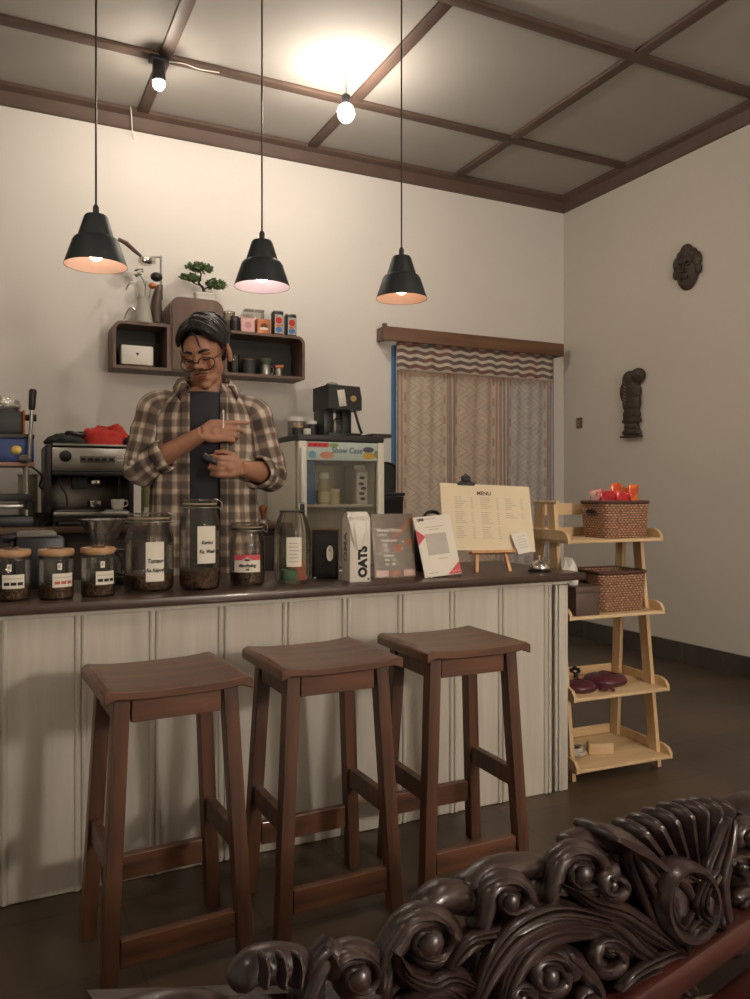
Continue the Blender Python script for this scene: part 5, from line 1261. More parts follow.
for k in range(14):
    c = lq(138+random.uniform(-5, 5), 273+random.uniform(-4, 4), random.uniform(-.02, .02)); mb.ico(c, (0.009, 0.006, 0.005), rnd=0.3)
mb.build('green_sprig', MT['leaf'], t)
for (P_) in (((134, 282), (129, 284), (126, 290)), ((136, 312), (131, 307), (127, 312), (124, 319.5))):
    MB().tube(smoothline([lq(px, py, 0.0) for px, py in P_]), 0.0045, 8).build('clear_hose', MT['steel'], t)
# right shelf, top row
def std(px, Y=4.50): return at(px, 325, Y=Y).x
t = thing('glass_tumbler', 'tall clear glass tumbler on the right wall shelf, beside the brown cabinet', 'glass', (std(229.5, 4.54), 4.55, SZ))
MB().lathe([(0, 0.004), (0.030, 0), (0.032, 0.006), (0.034, 0.13), (0.032, 0.13), (0.028, 0.012), (0, 0.01)], 24).build('glass_body', MT['glassd'], t, smooth=60); MB().tube([(0.0335*math.cos(2*PI*k/24), 0.0335*math.sin(2*PI*k/24), 0.131) for k in range(25)], 0.0015, 6, cap=False).build('rim', MT['glassd'], t)
t = thing('spice_jar', 'small dark jar with rounded shoulders left of the pink box', 'jar', (std(235, 4.46), 4.465, SZ))
MB().lathe([(0, 0), (0.028, 0), (0.03, 0.006), (0.03, 0.062), (0.024, 0.075), (0, 0.075)], 24).build('body', MT['black'], t); MB().lathe([(0, 0.075), (0.025, 0.075), (0.025, 0.088), (0, 0.089)], 24).build('lid', MT['dark'], t)
for (px, wd, m_, lab, nm) in ((246.5, 0.080, MT['pink'], 'square pink box on top of the right wall shelf', 'pink_box'), (262.5, 0.080, MT['copper'], 'square copper coloured box between the pink box and the tall tins', 'copper_box')):
    t = thing(nm, lab, 'box', (std(px, 4.47), 4.475, SZ))
    MB().box((0, 0, 0.040), (wd, 0.07, 0.080), 0.002).build('body', m_, t)
    MB().box((0, 0, 0.083), (wd+0.002, 0.072, 0.006), 0.002).build('lid', m_, t)
    flat(disc(0.0, 0.042, 0.022, 0.020), mat('pale_rose_print', (204, 150, 150), 0.6) if nm == 'pink_box' else mat('brown_print', (110, 60, 40), 0.6), 'printed_motif', t, -0.0358)
    if nm == 'copper_box': flat(disc(0.0, 0.030, 0.026, 0.008), MT['paper'], 'printed_plate', t, -0.0362)
t = thing('acrylic_case', 'clear square acrylic case standing behind the pink and copper boxes', 'case', (std(254, 4.56), 4.57, SZ))
MB().box((0, 0, 0.078), (0.115, 0.06, 0.156), 0.002).build('case_body', glassmat('acrylic', (240, 240, 236), 0.8, dens=0.3), t); MB().box((0, 0, 0.159), (0.118, 0.063, 0.005), 0.001).build('lid', MT['glass'], t)
for (px, hh, lab) in ((277.5, 0.142, 'taller black tin with red and blue label on the right wall shelf'), (290.5, 0.130, 'shorter black tin at the right end of the right wall shelf')):
    t = thing('coffee_tin', lab, 'tin', (std(px, 4.47), 4.475, SZ))
    MB().box((0, 0, hh/2), (0.060, 0.06, hh), 0.005).build('body', MT['black'], t)
    MB().box((0, 0, hh+0.003), (0.056, 0.056, 0.006), 0.002).build('lid', MT['steel'], t)
    lb = MB().box((0, -0.0305, hh*0.47), (0.050, 0.001, hh*0.78)).build('label', mat('tin_label', (190, 186, 176), 0.5, var=0.3, vs=60), t)
    flat(disc(0, hh*0.62, 0.020, 0.020), MT['red'], 'printed_red_blot', lb, -0.0312)
    flat(disc(0, hh*0.24, 0.021, 0.016), MT['blued'], 'printed_blue_blot', lb, -0.0312)
    flat(disc(-0.005, hh*0.40, 0.014, 0.008), MT['orange'], 'printed_orange_blot', lb, -0.0314)
# inside right shelf
def ins(px, Y=4.50): return at(px, 365, Y=Y).x
t = thing('glass_tumbler', 'clear glass tumbler inside the right wall shelf beside the person\'s ear', 'glass', (ins(234), 4.50, IZ))
MB().lathe([(0, 0.004), (0.028, 0), (0.030, 0.006), (0.031, 0.11), (0.029, 0.11), (0.026, 0.012), (0, 0.01)], 24).build('glass_body', MT['glassd'], t, smooth=60); MB().tube([(0.0305*math.cos(2*PI*k/24), 0.0305*math.sin(2*PI*k/24), 0.111) for k in range(25)], 0.0015, 6, cap=False).build('rim', MT['glassd'], t)
t = thing('dark_mug', 'dark mug with tan rim inside the right wall shelf', 'mug', (ins(249), 4.50, IZ))
MB().lathe([(0, 0), (0.036, 0), (0.038, 0.006), (0.038, 0.088), (0.034, 0.088), (0.034, 0.01), (0, 0.01)], 28).build('body', mat('slate', (52, 56, 56), 0.5), t); MB().tube([(0.0365*math.cos(2*PI*k/28), 0.0365*math.sin(2*PI*k/28), 0.089) for k in range(29)], 0.0035, 6, cap=False).build('rim', mat('tan_rim', (128, 92, 68), 0.6), t)
t = thing('steel_pitcher', 'small steel milk pitcher with a green dripper on top, inside the right wall shelf', 'pitcher', (ins(265), 4.49, IZ))
MB().lathe([(0, 0), (0.030, 0), (0.034, 0.008), (0.030, 0.05), (0.027, 0.066), (0, 0.066)], 28).build('body', MT['steel'], t); MB().tube(smoothline([(0.028, 0, 0.058), (0.046, 0, 0.052), (0.046, 0, 0.022), (0.032, 0, 0.016)]), 0.003, 8).build('handle', MT['steel'], t)
MB().lathe([(0, 0.066), (0.018, 0.066), (0.038, 0.098), (0.040, 0.102), (0, 0.10)], 28).build('green_dripper', mat('sage_green', (112, 128, 104), 0.5), t)
t = thing('wooden_tamper', 'small wooden-topped tamper at the right inside the right wall shelf', 'tamper', (ins(277.5), 4.48, IZ))
MB().lathe([(0, 0), (0.022, 0), (0.022, 0.045), (0.012, 0.05), (0, 0.05)], 20).build('base', MT['steel'], t); MB().tube([(-0.02, 0, 0.058), (0.028, 0, 0.062)], [0.010, 0.012], 12).build('handle', MT['copper'], t)
# ================================================================ PERSON
PX, PY = 0.715, 2.96
PR = -math.atan2(PX, PY)
per = thing('person', 'person in open brown plaid shirt and glasses, looking down behind the counter', 'person', (PX, PY, 0), PR)
def lerp(a, b, t): return a+(b-a)*t
def oval(cx, cy, z, rx, ry, n=28): return [(cx+rx*math.cos(2*PI*k/n), cy+ry*math.sin(2*PI*k/n), z) for k in range(n)]
SHL, SHR = Vector((-0.162, 0.0, 1.345)), Vector((0.190, 0.0, 1.335))
ELL, ELR = Vector((-0.220, -0.03, 1.122)), Vector((0.258, -0.01, 1.108))
WRL, WRR = Vector((0.005, -0.165, 1.252)), Vector((0.135, -0.205, 1.128))
body = MB()
# torso, hips, legs (one closed surface after remeshing)
body.loft([oval(0.01, 0.0, 0.86, 0.145, 0.095), oval(0.01, 0, 0.95, 0.150, 0.10), oval(0.01, 0, 1.06, 0.140, 0.092), oval(0.012, 0, 1.2, 0.158, 0.10), oval(0.012, 0, 1.32, 0.160, 0.094), oval(0.015, 0.002, 1.375, 0.140, 0.072), oval(0.02, 0.0, 1.43, 0.075, 0.058)])
for s in (-1, 1):
    body.tube([(0.01+s*0.08, 0, 0.93), (0.01+s*0.09, 0, 0.70), (0.01+s*0.095, 0, 0.48), (0.01+s*0.10, 0.01, 0.28), (0.01+s*0.10, 0.01, 0.075)], [0.09, 0.075, 0.055, 0.055, 0.040], 16)
    body.ell((0.01+s*0.105, -0.05, 0.05), (0.042, 0.11, 0.035))
def arm(S, E, W):
    body.ell(S, 0.048)
    body.tube([S, S.lerp(E, 0.5), E], [0.047, 0.045, 0.040], 16); body.ell(E, 0.042)
    body.tube([E, E.lerp(W, 0.3), E.lerp(W, 0.7), W], [0.040, 0.043, 0.034, 0.027], 16)
arm(SHL, ELL, WRL); arm(SHR, ELR, WRR)
# neck
HC = Vector((0.015, -0.054, 1.558))
body.tube([(0.022, 0.004, 1.40), (0.018, -0.005, 1.46), (0.016, -0.025, 1.52)], [0.064, 0.055, 0.055], 16)
Mh = Matrix.Translation(HC) @ Matrix.Rotation(math.radians(-20), 4, 'Z') @ Matrix.Rotation(math.radians(29), 4, 'X') @ Matrix.Rotation(math.radians(-5), 4, 'Y') @ Matrix.Scale(1.04, 4)
hd = lambda c, r, **k: body.ell(c, r, M=Mh, **k)
hd((0, 0.018, 0.035), (0.074, 0.092, 0.082)); hd((0, -0.020, 0.020), (0.066, 0.070, 0.075)); hd((0, -0.025, -0.030), (0.058, 0.060, 0.062))
hd((0, -0.040, -0.070), (0.042, 0.046, 0.034)); hd((0, -0.070, -0.092), (0.022, 0.020, 0.018))
for s in (-1, 1):
    hd((s*0.040, -0.058, -0.020), (0.022, 0.026, 0.022))      # cheekbone
    hd((s*0.030, -0.078, 0.028), (0.026, 0.014, 0.009))       # brow ridge
    hd((s*0.030, -0.074, 0.008), (0.015, 0.014, 0.011))       # lidded eye
    hd((s*0.083, 0.006, -0.010), (0.010, 0.021, 0.034), rot=(0.15, 0, s*0.35)); hd((s*0.082, 0.000, -0.030), (0.008, 0.011, 0.015))
    hd((s*0.038, -0.016, -0.056), (0.016, 0.034, 0.022))      # jaw corner
body.tube([Mh @ Vector(p) for p in ((0, -0.082, 0.020), (0, -0.094, -0.002), (0, -0.105, -0.022))], [0.010, 0.013, 0.0165], 12)
for s in (-1, 1): hd((s*0.011, -0.094, -0.026), (0.009, 0.011, 0.008))
hd((0, -0.084, -0.052), (0.024, 0.012, 0.006)); hd((0, -0.083, -0.064), (0.020, 0.012, 0.0065))
# hands
def hand(W, d, up, palm_n, curls, thumb, scale=1.0):
    """d: direction of the hand, up: side of the index finger, palm_n: the way the palm faces"""
    d = d.normalized(); palm_n = (palm_n-d*palm_n.dot(d)).normalized(); side = palm_n.cross(d).normalized()
    if side.dot(up) < 0: side = -side
    P = lambda a, b, c: W+(d*a+side*b+palm_n*c)*scale
    for k in range(4):
        y = 0.030-0.019*k
        body.tube([P(0.0, y*0.45, 0), P(0.035, y*0.85, 0.002), P(0.078, y, 0.0)], [0.017, 0.0165, 0.012], 10)
    body.ell(P(0.042, 0, 0.004), 0.024)
    L = [(0.038, 0.026, 0.020), (0.043, 0.028, 0.021), (0.040, 0.026, 0.020), (0.031, 0.020, 0.018)]
    for k in range(4):
        y = 0.031-0.0205*k; p = P(0.080, y, 0.0); ang = 0.0; pts = [P(0.06, y*0.95, 0), p]
        for i, l in enumerate(L[k]):
            ang += curls[k][i]; p = p+(d*math.cos(ang)+palm_n*math.sin(ang))*l*scale; pts.append(p)
        body.tube(pts, [0.010, 0.0098, 0.0090, 0.0082, 0.0068], 10); body.ell(p, 0.0068)
    tb_ = [P(0.012, 0.026, 0.006), P(0.030, 0.042, 0.016), P(0.055, 0.050, 0.028+thumb*0.4), P(0.078, 0.046, 0.036+thumb)]
    body.tube(tb_, [0.014, 0.013, 0.010, 0.0085], 10); body.ell(tb_[-1], 0.0085)
hand(WRL, Vector((0.97, -0.12, 0.10)), Vector((0.1, -0.1, 1)), Vector((0.1, 0.9, -0.25)), [(0.15, 0.2, 0.15), (0.45, 0.6, 0.4), (0.65, 0.8, 0.5), (0.75, 0.9, 0.5)], 0.010)
hand(WRR, Vector((-0.92, -0.22, 0.05)), Vector((-0.1, -0.2, 1)), Vector((0.1, 0.9, 0.1)), [(0.9, 1.1, 0.7), (1.0, 1.2, 0.7), (1.0, 1.2, 0.8), (1.1, 1.2, 0.8)], 0.012)
bo = body.build('body', MT['skin'], per, smooth=0)
md = bo.modifiers.new('r', 'REMESH'); md.mode = 'VOXEL'; md.voxel_size = 0.0036; md.use_smooth_shade = True
m2 = bo.modifiers.new('s', 'SMOOTH'); m2.factor = 0.5; m2.iterations = 4
bake(bo); bo.data.polygons.foreach_set('use_smooth', [True]*len(bo.data.polygons))
def remesh(o, v, it=3):
    md = o.modifiers.new('r', 'REMESH'); md.mode = 'VOXEL'; md.voxel_size = v; md.use_smooth_shade = True
    m2 = o.modifiers.new('s', 'SMOOTH'); m2.factor = 0.5; m2.iterations = it
    bake(o); o.data.polygons.foreach_set('use_smooth', [True]*len(o.data.polygons)); return o
# lips, brows
lipm = mat('lips', (140, 78, 66), 0.5)
MB().ell((0, -0.0945, -0.0535), (0.020, 0.0035, 0.004), M=Mh).ell((0, -0.093, -0.0625), (0.016, 0.004, 0.0045), M=Mh).build('lips', lipm, per)
for s in (-1, 1):
    MB().tube([Mh @ Vector(p) for p in ((s*0.012, -0.0915, 0.030), (s*0.030, -0.0915, 0.037), (s*0.050, -0.080, 0.031))], [0.0045, 0.0055, 0.003], 8).build('eyebrow', MT['hair'], per)
    MB().tube([Mh @ Vector(p) for p in ((s*0.016, -0.0875, 0.004), (s*0.030, -0.0895, 0.001), (s*0.044, -0.084, 0.004))], [0.0014, 0.0026, 0.0014], 6).build('eyelashes', MT['hair'], per)
# stubble moustache shadow
MB().tube([Mh @ Vector(p) for p in ((-0.026, -0.086, -0.047), (0, -0.0955, -0.0425), (0.026, -0.086, -0.047))], [0.0015, 0.003, 0.0015], 8).build('moustache', mat('moustache', (72, 50, 42), 0.7), per)
# hair: cap plus swept locks
hb = MB()
hb.ell((0, 0.030, 0.058), (0.081, 0.094, 0.078), M=Mh); hb.ell((0, 0.075, 0.005), (0.066, 0.052, 0.075), M=Mh)
for s in (-1, 1): hb.ell((s*0.066, 0.040, 0.038), (0.017, 0.050, 0.036), M=Mh); hb.ell((s*0.070, -0.016, 0.034), (0.008, 0.010, 0.026), M=Mh)
def lock(P, r0):
    Q = smoothline(P, 4); n = len(Q); hb.tube([Mh @ Vector(q) for q in Q], [r0*(0.55+0.6*math.sin(PI*min(1, (i+2)/(n+1)))) for i in range(n)], 8)
for i in range(13):          # long strands swept over the top towards the ear side
    y = lerp(-0.060, 0.075, i/12); w_ = max(0, 1-i/5)
    top = 0.128-1.2*max(0, y-0.02)**1.3-0.9*(min(0, y+0.015))**2*8
    lock([(-0.030, y+0.004, top-0.010), (0.004, y-0.014*w_, top+0.004+0.005*math.sin(i*2.3)), (0.044, y-0.010*w_, top-0.012), (0.068, y+0.004, top-0.045+0.006*math.sin(i*1.7)), (0.079, y+0.014+0.018*w_, top-0.078)], 0.0115)
for i in range(9):           # shorter side, brushed down from the parting
    y = lerp(-0.056, 0.075, i/8); top = 0.122-1.2*max(0, y-0.02)**1.3-0.9*(min(0, y+0.015))**2*8
    lock([(-0.022, y, top-0.002), (-0.050, y-0.002, top-0.014), (-0.069, y+0.006, top-0.042), (-0.076, y+0.018, top-0.066)], 0.010)
lock([(-0.010, -0.060, 0.104), (0.010, -0.080, 0.090), (0.016, -0.084, 0.066), (0.020, -0.088, 0.046)], 0.0035)
lock([(0.02, -0.062, 0.105), (0.046, -0.070, 0.084), (0.062, -0.052, 0.052)], 0.007)
for i in range(10):
    a = 0.3+i*0.27
    lock([(0.045*math.cos(a), 0.045+0.05*math.sin(a), 0.115), (0.070*math.cos(a), 0.040+0.078*math.sin(a), 0.085), (0.074*math.cos(a), 0.037+0.080*math.sin(a), 0.035)], 0.011)
ho = hb.build('hair', MT['hair'], per, smooth=0); remesh(ho, 0.0028, 1)
# glasses
gm = mat('glasses_frame', (40, 30, 28), 0.3)
gl = MB()
for s in (-1, 1):
    P = [Mh @ Vector((s*0.034+0.028*math.cos(2*PI*k/24), -0.108+0.012*abs(math.cos(2*PI*k/24))*(s*math.cos(2*PI*k/24) > 0), -0.006+0.023*math.sin(2*PI*k/24))) for k in range(25)]
    gl.tube(P, 0.0022, 6, cap=False)
    gl.tube([Mh @ Vector(p) for p in ((s*0.058, -0.095, 0.004), (s*0.074, -0.055, 0.006), (s*0.079, 0.0, 0.006))], 0.0017, 6)
gl.tube([Mh @ Vector(p) for p in ((-0.008, -0.109, 0.0), (0, -0.112, 0.003), (0.008, -0.109, 0.0))], 0.0017, 6)
gl.build('glasses', gm, per)
# T-shirt
tee = MB()
tee.loft([oval(0.01, 0.0, 0.84, 0.168, 0.112), oval(0.01, 0.0, 0.95, 0.165, 0.112), oval(0.01, 0, 1.06, 0.158, 0.106), oval(0.012, 0, 1.2, 0.172, 0.113), oval(0.012, 0, 1.32, 0.180, 0.111), oval(0.015, 0.0, 1.385, 0.150, 0.090), oval(0.02, -0.004, 1.412, 0.090, 0.074), oval(0.02, -0.006, 1.420, 0.074, 0.067)], cap=False)
for v in tee.v:
    if v.z > 1.405 and v.y < 0: v.z -= 0.010*min(1, -v.y/0.06)
o = tee.build('tee_shirt', MT['tee'], per, smooth=80); md = o.modifiers.new('s', 'SOLIDIFY'); md.thickness = 0.004; md.offset = 1; bake(o)
for s in (-1, 1): pass
tr = MB()
tr.loft([oval(0.01, 0, 0.80, 0.17, 0.118), oval(0.01, 0, 0.88, 0.162, 0.112), oval(0.01, 0, 0.96, 0.158, 0.108)])
for s in (-1, 1): tr.tube([(0.01+s*0.078, 0, 0.90), (0.01+s*0.09, 0, 0.70), (0.01+s*0.095, 0, 0.48), (0.01+s*0.10, 0.01, 0.28), (0.01+s*0.10, 0.01, 0.09)], [0.092, 0.090, 0.072, 0.068, 0.062], 20)
remesh(tr.build('trousers', MT['jean'], per), 0.006, 2)
for s in (-1, 1):
    sh = MB().loft([[(0.01+s*0.105+x, -0.05+y, z) for x, y in rrect(0.098*k, 0.275*k, 0.045*k, 6)] for k, z in ((0.97, 0), (1, 0.006), (1, 0.03), (0.93, 0.055), (0.75, 0.085), (0.5, 0.094))])
    sh.build('shoe', MT['black'], per, smooth=60)
# plaid shirt ---------------------------------------------------------
def plaid():
    m, nt, p, o = newmat('brown_plaid')
    tc = N(nt, 'ShaderNodeTexCoord'); sp = N(nt, 'ShaderNodeSeparateXYZ'); nt.links.new(tc.outputs['UV'], sp.inputs[0])
    nz = N(nt, 'ShaderNodeTexNoise'); nz.inputs['Scale'].default_value = 70; nt.links.new(tc.outputs['UV'], nz.inputs['Vector'])
    def band(src, per_, stops):
        f = math_(nt, 'FRACT', math_(nt, 'DIVIDE', src, per_)); r = ramp(nt, f, stops); r.color_ramp.interpolation = 'LINEAR'; return r.outputs[0]
    g = lambda v: (v, v, v, 1)
    a = band(sp.outputs[0], 0.108, [(0.0, g(0.15)), (0.18, g(0.15)), (0.24, g(0.75)), (0.36, g(0.95)), (0.42, g(0.45)), (0.60, g(0.5)), (0.66, g(0.95)), (0.82, g(0.9)), (0.9, g(0.15))])
    b = band(sp.outputs[1], 0.112, [(0.0, g(0.1)), (0.2, g(0.1)), (0.26, g(0.8)), (0.38, g(1.0)), (0.44, g(0.4)), (0.62, g(0.45)), (0.68, g(1.0)), (0.84, g(0.9)), (0.92, g(0.1))])
    s = math_(nt, 'MULTIPLY_ADD', nz.outputs[0], 0.16, -0.08)
    big = N(nt, 'ShaderNodeTexNoise'); big.inputs['Scale'].default_value = 11; nt.links.new(tc.outputs['UV'], big.inputs['Vector'])
    s = math_(nt, 'ADD', s, math_(nt, 'MULTIPLY_ADD', big.outputs[0], 0.5, -0.25))
    v = math_(nt, 'ADD', math_(nt, 'ADD', math_(nt, 'MULTIPLY', a, 0.55), math_(nt, 'MULTIPLY', b, 0.37)), s)
    r = ramp(nt, v, [(0.10, srgb((64, 54, 50))), (0.40, srgb((108, 94, 84))), (0.62, srgb((146, 130, 114))), (0.92, srgb((208, 196, 180)))])
    nt.links.new(r.outputs[0], p.inputs['Base Color']); p.inputs['Roughness'].default_value = 0.92
    n2 = N(nt, 'ShaderNodeTexNoise'); n2.inputs['Scale'].default_value = 9; nt.links.new(tc.outputs['Object'], n2.inputs['Vector'])
    bb = N(nt, 'ShaderNodeBump'); bb.inputs['Strength'].default_value = 0.35; bb.inputs['Distance'].default_value = 0.02; nt.links.new(n2.outputs[0], bb.inputs['Height']); nt.links.new(bb.outputs[0], p.inputs['Normal'])
    return m
PL = plaid()
sec = [(0.70, 0.012, 0.0, 0.212, 0.140), (0.80, 0.010, 0.0, 0.208, 0.138), (0.90, 0.01, 0.0, 0.203, 0.136), (1.00, 0.01, 0, 0.198, 0.132), (1.10, 0.01, 0, 0.196, 0.130), (1.20, 0.012, 0, 0.202, 0.134), (1.28, 0.012, 0, 0.202, 0.130), (1.335, 0.012, 0.0, 0.194, 0.120), (1.375, 0.014, 0.004, 0.172, 0.106), (1.405, 0.016, 0.006, 0.140, 0.094), (1.428, 0.018, 0.006, 0.110, 0.084), (1.448, 0.02, 0.006, 0.090, 0.076)]
rings = []; uv = []; n = 70
for (z, cx, cy, rx, ry) in sec:
    xl, xr = -0.060, 0.085
    if z > 1.4: xl, xr = -0.056, 0.072
    aL = PI+math.asin(min(1, max(-1, (xl-cx)/rx))); aL = 1.5*PI-math.acos(max(-1, min(1, -(xl-cx)/rx)))+0
    # angles measured so that -Y is 1.5*PI
    ar = -PI/2+math.asin((xr-cx)/rx); al = 1.5*PI+math.asin((xl-cx)/rx)
    ring = []; u = []
    for k in range(n+1):
        a = ar+(al-ar)*k/n
        wr = 1+0.022*math.sin(a*9+z*11)*(1 if z < 1.36 else 0.2)+0.018*math.sin(a*5-z*23)*(1 if z < 1.36 else 0.2)
        ring.append((cx+rx*math.cos(a)*wr, cy+ry*math.sin(a)*wr, z)); u.append(((a)*0.17+3, z))
    rings.append(ring); uv.append(u)
o = MB().loft(rings, close=False, cap=False, uv=uv).build('flannel_shirt', PL, per, smooth=80)
m1 = o.modifiers.new('u', 'SUBSURF'); m1.levels = 1; m1.render_levels = 1
md = o.modifiers.new('s', 'SOLIDIFY'); md.thickness = 0.005; bake(o)
shirt = o
def sleeve(S, E, C, nm):
    S0 = S+Vector((-0.010 if S.x < 0 else 0.010, 0.0, 0.0))
    ins_ = S+Vector((0.06 if S.x < 0 else -0.06, 0, 0.022))
    P = smoothline([tuple(ins_), tuple(S+Vector((0, 0, 0.008))), tuple(S0.lerp(E, 0.33)), tuple(S0.lerp(E, 0.7)), tuple(E+(E-S).normalized()*0.004), tuple(E.lerp(C, 0.35)), tuple(E.lerp(C, 0.8)), tuple(C)], 5)
    nn = len(P); R0 = [0.050, 0.066, 0.064, 0.064, 0.063, 0.060, 0.057, 0.056]; rad = []
    for i in range(nn):
        t_ = i/(nn-1)*7; k = min(int(t_), 6); rad.append(lerp(R0[k], R0[k+1], t_-k)*(1+0.045*math.sin(i*1.3)+0.03*math.sin(i*2.9+1)))
    # build with wrinkled section
    mb = MB().tube(P, rad, 26, cap=False, uvm=True)
    for i, v in enumerate(mb.v):
        c = Vector(P[i//26]); d = v-c
        mb.v[i] = c+d*(1+0.10*noise.noise(v*16)+0.05*noise.noise(v*35))
    o = mb.build('sleeve', PL, shirt, smooth=80)
    m1 = o.modifiers.new('u', 'SUBSURF'); m1.levels = 1; m1.render_levels = 1
    md = o.modifiers.new('s', 'SOLIDIFY'); md.thickness = 0.004; bake(o)
    d = (C-E).normalized()
    mb = MB().tube([C-d*0.030, C-d*0.026, C+d*0.008, C+d*0.014], [0.058, 0.063, 0.062, 0.056], 24, cap=False, uvm=True)
    for i, v in enumerate(mb.v): mb.v[i] = v+d*(0.006*math.sin(i*0.9))
    o = mb.build('rolled_cuff', PL, shirt, smooth=80); md = o.modifiers.new('s', 'SOLIDIFY'); md.thickness = 0.006; bake(o)
sleeve(SHL, ELL, ELL.lerp(WRL, 0.42), 'l'); sleeve(SHR, ELR, ELR.lerp(WRR, 0.42), 'r')
# collar and front plackets
rings = []; uv = []
for j, (dz, out) in enumerate(((0.0, 0.0), (0.022, -0.010), (0.034, -0.008), (0.030, 0.010), (0.004, 0.026))):
    ring = []; u = []
    for k in range(41):
        a = -PI/2+0.95+(2*PI-1.75)*k/40
        fr = abs(k-20)/20.0
        rx, ry = 0.092+out, 0.078+out
        z = 1.448+dz-0.050*fr**3-(0.030*fr**4 if j == 4 else 0)
        ring.append((0.02+rx*math.cos(a)*(1+0.1*fr**3), 0.006+ry*math.sin(a)*(1+0.30*fr**3), z)); u.append((a*0.17, z+j*0.02))
    rings.append(ring); uv.append(u)
o = MB().loft(rings, close=False, cap=False, uv=uv).build('collar', PL, shirt, smooth=80); md = o.modifiers.new('s', 'SOLIDIFY'); md.thickness = 0.004; bake(o)
for (x, s) in ((-0.060, -1), (0.085, 1)):
    P = []
    for (z, cx, cy, rx, ry) in sec[:10]:
        a = -PI/2+math.asin((x-cx)/rx); P.append((x-0.004*s, cy+ry*math.sin(a)*1.02-0.004, z))
    Q = smoothline(P, 3)
    mb = MB().loft([[(q[0]-0.014, q[1]+0.001, q[2]), (q[0]+0.014, q[1]+0.001, q[2]), (q[0]+0.014, q[1]+0.006, q[2]), (q[0]-0.014, q[1]+0.006, q[2])] for q in Q], uv=[[(0, q[2]), (0.028, q[2]), (0.03, q[2]), (0.001, q[2])] for q in Q])
    mb.build('placket', PL, shirt, smooth=60)
# watch on the right-hand-side wrist and what the hands hold
W = WRR+(ELR-WRR).normalized()*(-0.002)
t = thing('small_container', 'small dark container held in the lower hand of the person', 'container', Matrix.Translation(per.location) @ Matrix.Rotation(PR, 4, 'Z') @ Vector((0.018, -0.272, 1.150)), PR)
MB().tube([(-0.014, 0, 0.014), (0.012, 0, 0.0)], [0.016, 0.017], 16).build('cap_body', MT['black'], t)
MB().tube([(0.008, 0, 0.004), (0.034, 0.004, -0.006)], [0.010, 0.009], 12).build('neck', MT['dark'], t)
t = thing('thin_spoon', 'thin pale stirring stick held upright between the fingers of the upper hand', 'stick', Matrix.Translation(per.location) @ Matrix.Rotation(PR, 4, 'Z') @ Vector((0.075, -0.205, 1.300)), PR)
MB().tube([(0, 0, -0.032), (0.001, 0, 0.022)], 0.0022, 8).build('stick', MT['white'], t)
MB().ell((0, 0, 0.026), (0.004, 0.003, 0.007)).build('tip', MT['white'], t)
# ================================================================ CARVED BENCH (foreground)
KB = math.radians(12.4)
P1 = at(580, 999, Z=0.45)
nv = Vector((math.sin(KB), -math.cos(KB), 0))        # towards the viewer
def S(px, py, off=0.0):
    D = at(px, py, Y=1.0)-Vector((0, 0, CH)); O = Vector((0, 0, CH))
    t = (P1+nv*off-O).dot(nv)/D.dot(nv)
    return O+D*t
root = Vector((P1.x, P1.y, 0)); bench = thing('carved_bench', 'dark carved wooden bench back with scrolls and a fan in the near foreground', 'bench', root, KB)
MI = (Matrix.Translation(root) @ Matrix.Rotation(KB, 4, 'Z')).inverted()
nl = Vector((0, -1, 0))
def L(px, py, off=0.0): return MI @ S(px, py, off)
PXM = (S(500, 950)-S(501, 950)).length      # metres for one pixel, mid rail
cv = MB()
_fixed = cv.fixed
def rounded(pts, rad, dep, n_, seg=8):       # sweep with rounded ends
    pts = [Vector(p) for p in pts]; rad = [rad]*len(pts) if isinstance(rad, (int, float)) else list(rad); dep = [dep]*len(pts) if isinstance(dep, (int, float)) else list(dep)
    if (pts[0]-pts[-1]).length > 1e-4:
        for k in (0, -1):
            d = (pts[k]-pts[1 if k == 0 else -2]).normalized(); r = rad[k]; q = dep[k]; p = pts[k]
            new = [(p+d*r*0.5, r*0.85, q*0.85), (p+d*r*0.85, r*0.5, q*0.5), (p+d*r*1.0, r*0.08, q*0.08)]
            if k == 0:
                for a, b, c in new: pts.insert(0, a); rad.insert(0, b); dep.insert(0, c)
            else:
                for a, b, c in new: pts.append(a); rad.append(b); dep.append(c)
    return _fixed(pts, rad, dep, n_, seg)
cv.fixed = rounded
def stroke(P, r, dep=0.022, off=0.0, n=5, seg=10, ridge=True):
    Q = smoothline([(p[0], p[1], p[2] if len(p) > 2 else r, p[3] if len(p) > 3 else off) for p in P], n)
    cv.fixed([L(q[0], q[1], q[3]) for q in Q], [max(q[2], 0.6)*PXM for q in Q], [dep]*len(Q), nl, seg)
def leaf(P, r, dep=0.020, off=0.0):
    """a long acanthus blade: broad body with a raised midrib and two side ridges"""
    Q = smoothline([(p[0], p[1]) for p in P], 5); n = len(Q)
    W_ = [r*(math.sin(PI*(0.12+0.88*i/(n-1)))**0.7) if i < n-1 else 0.5 for i in range(n)]
    cv.fixed([L(q[0], q[1], off) for q in Q], [max(w, 0.6)*PXM for w in W_], [dep*(0.5+0.5*min(1, w/r)) for w in W_], nl, 12)
    for k, ro in ((0, 0.012), (-0.62, 0.006), (0.62, 0.006)):
        PP = []
        for i, q in enumerate(Q):
            a = Q[max(i-1, 0)]; b = Q[min(i+1, n-1)]; tx_, ty_ = b[0]-a[0], b[1]-a[1]; l = math.hypot(tx_, ty_) or 1
            PP.append(L(q[0]-ty_/l*k*W_[i], q[1]+tx_/l*k*W_[i], off+dep*0.62+ro*0.4))
        cv.fixed(PP, [max(w*0.16, 0.5)*PXM for w in W_], [0.007]*n, nl, 8)
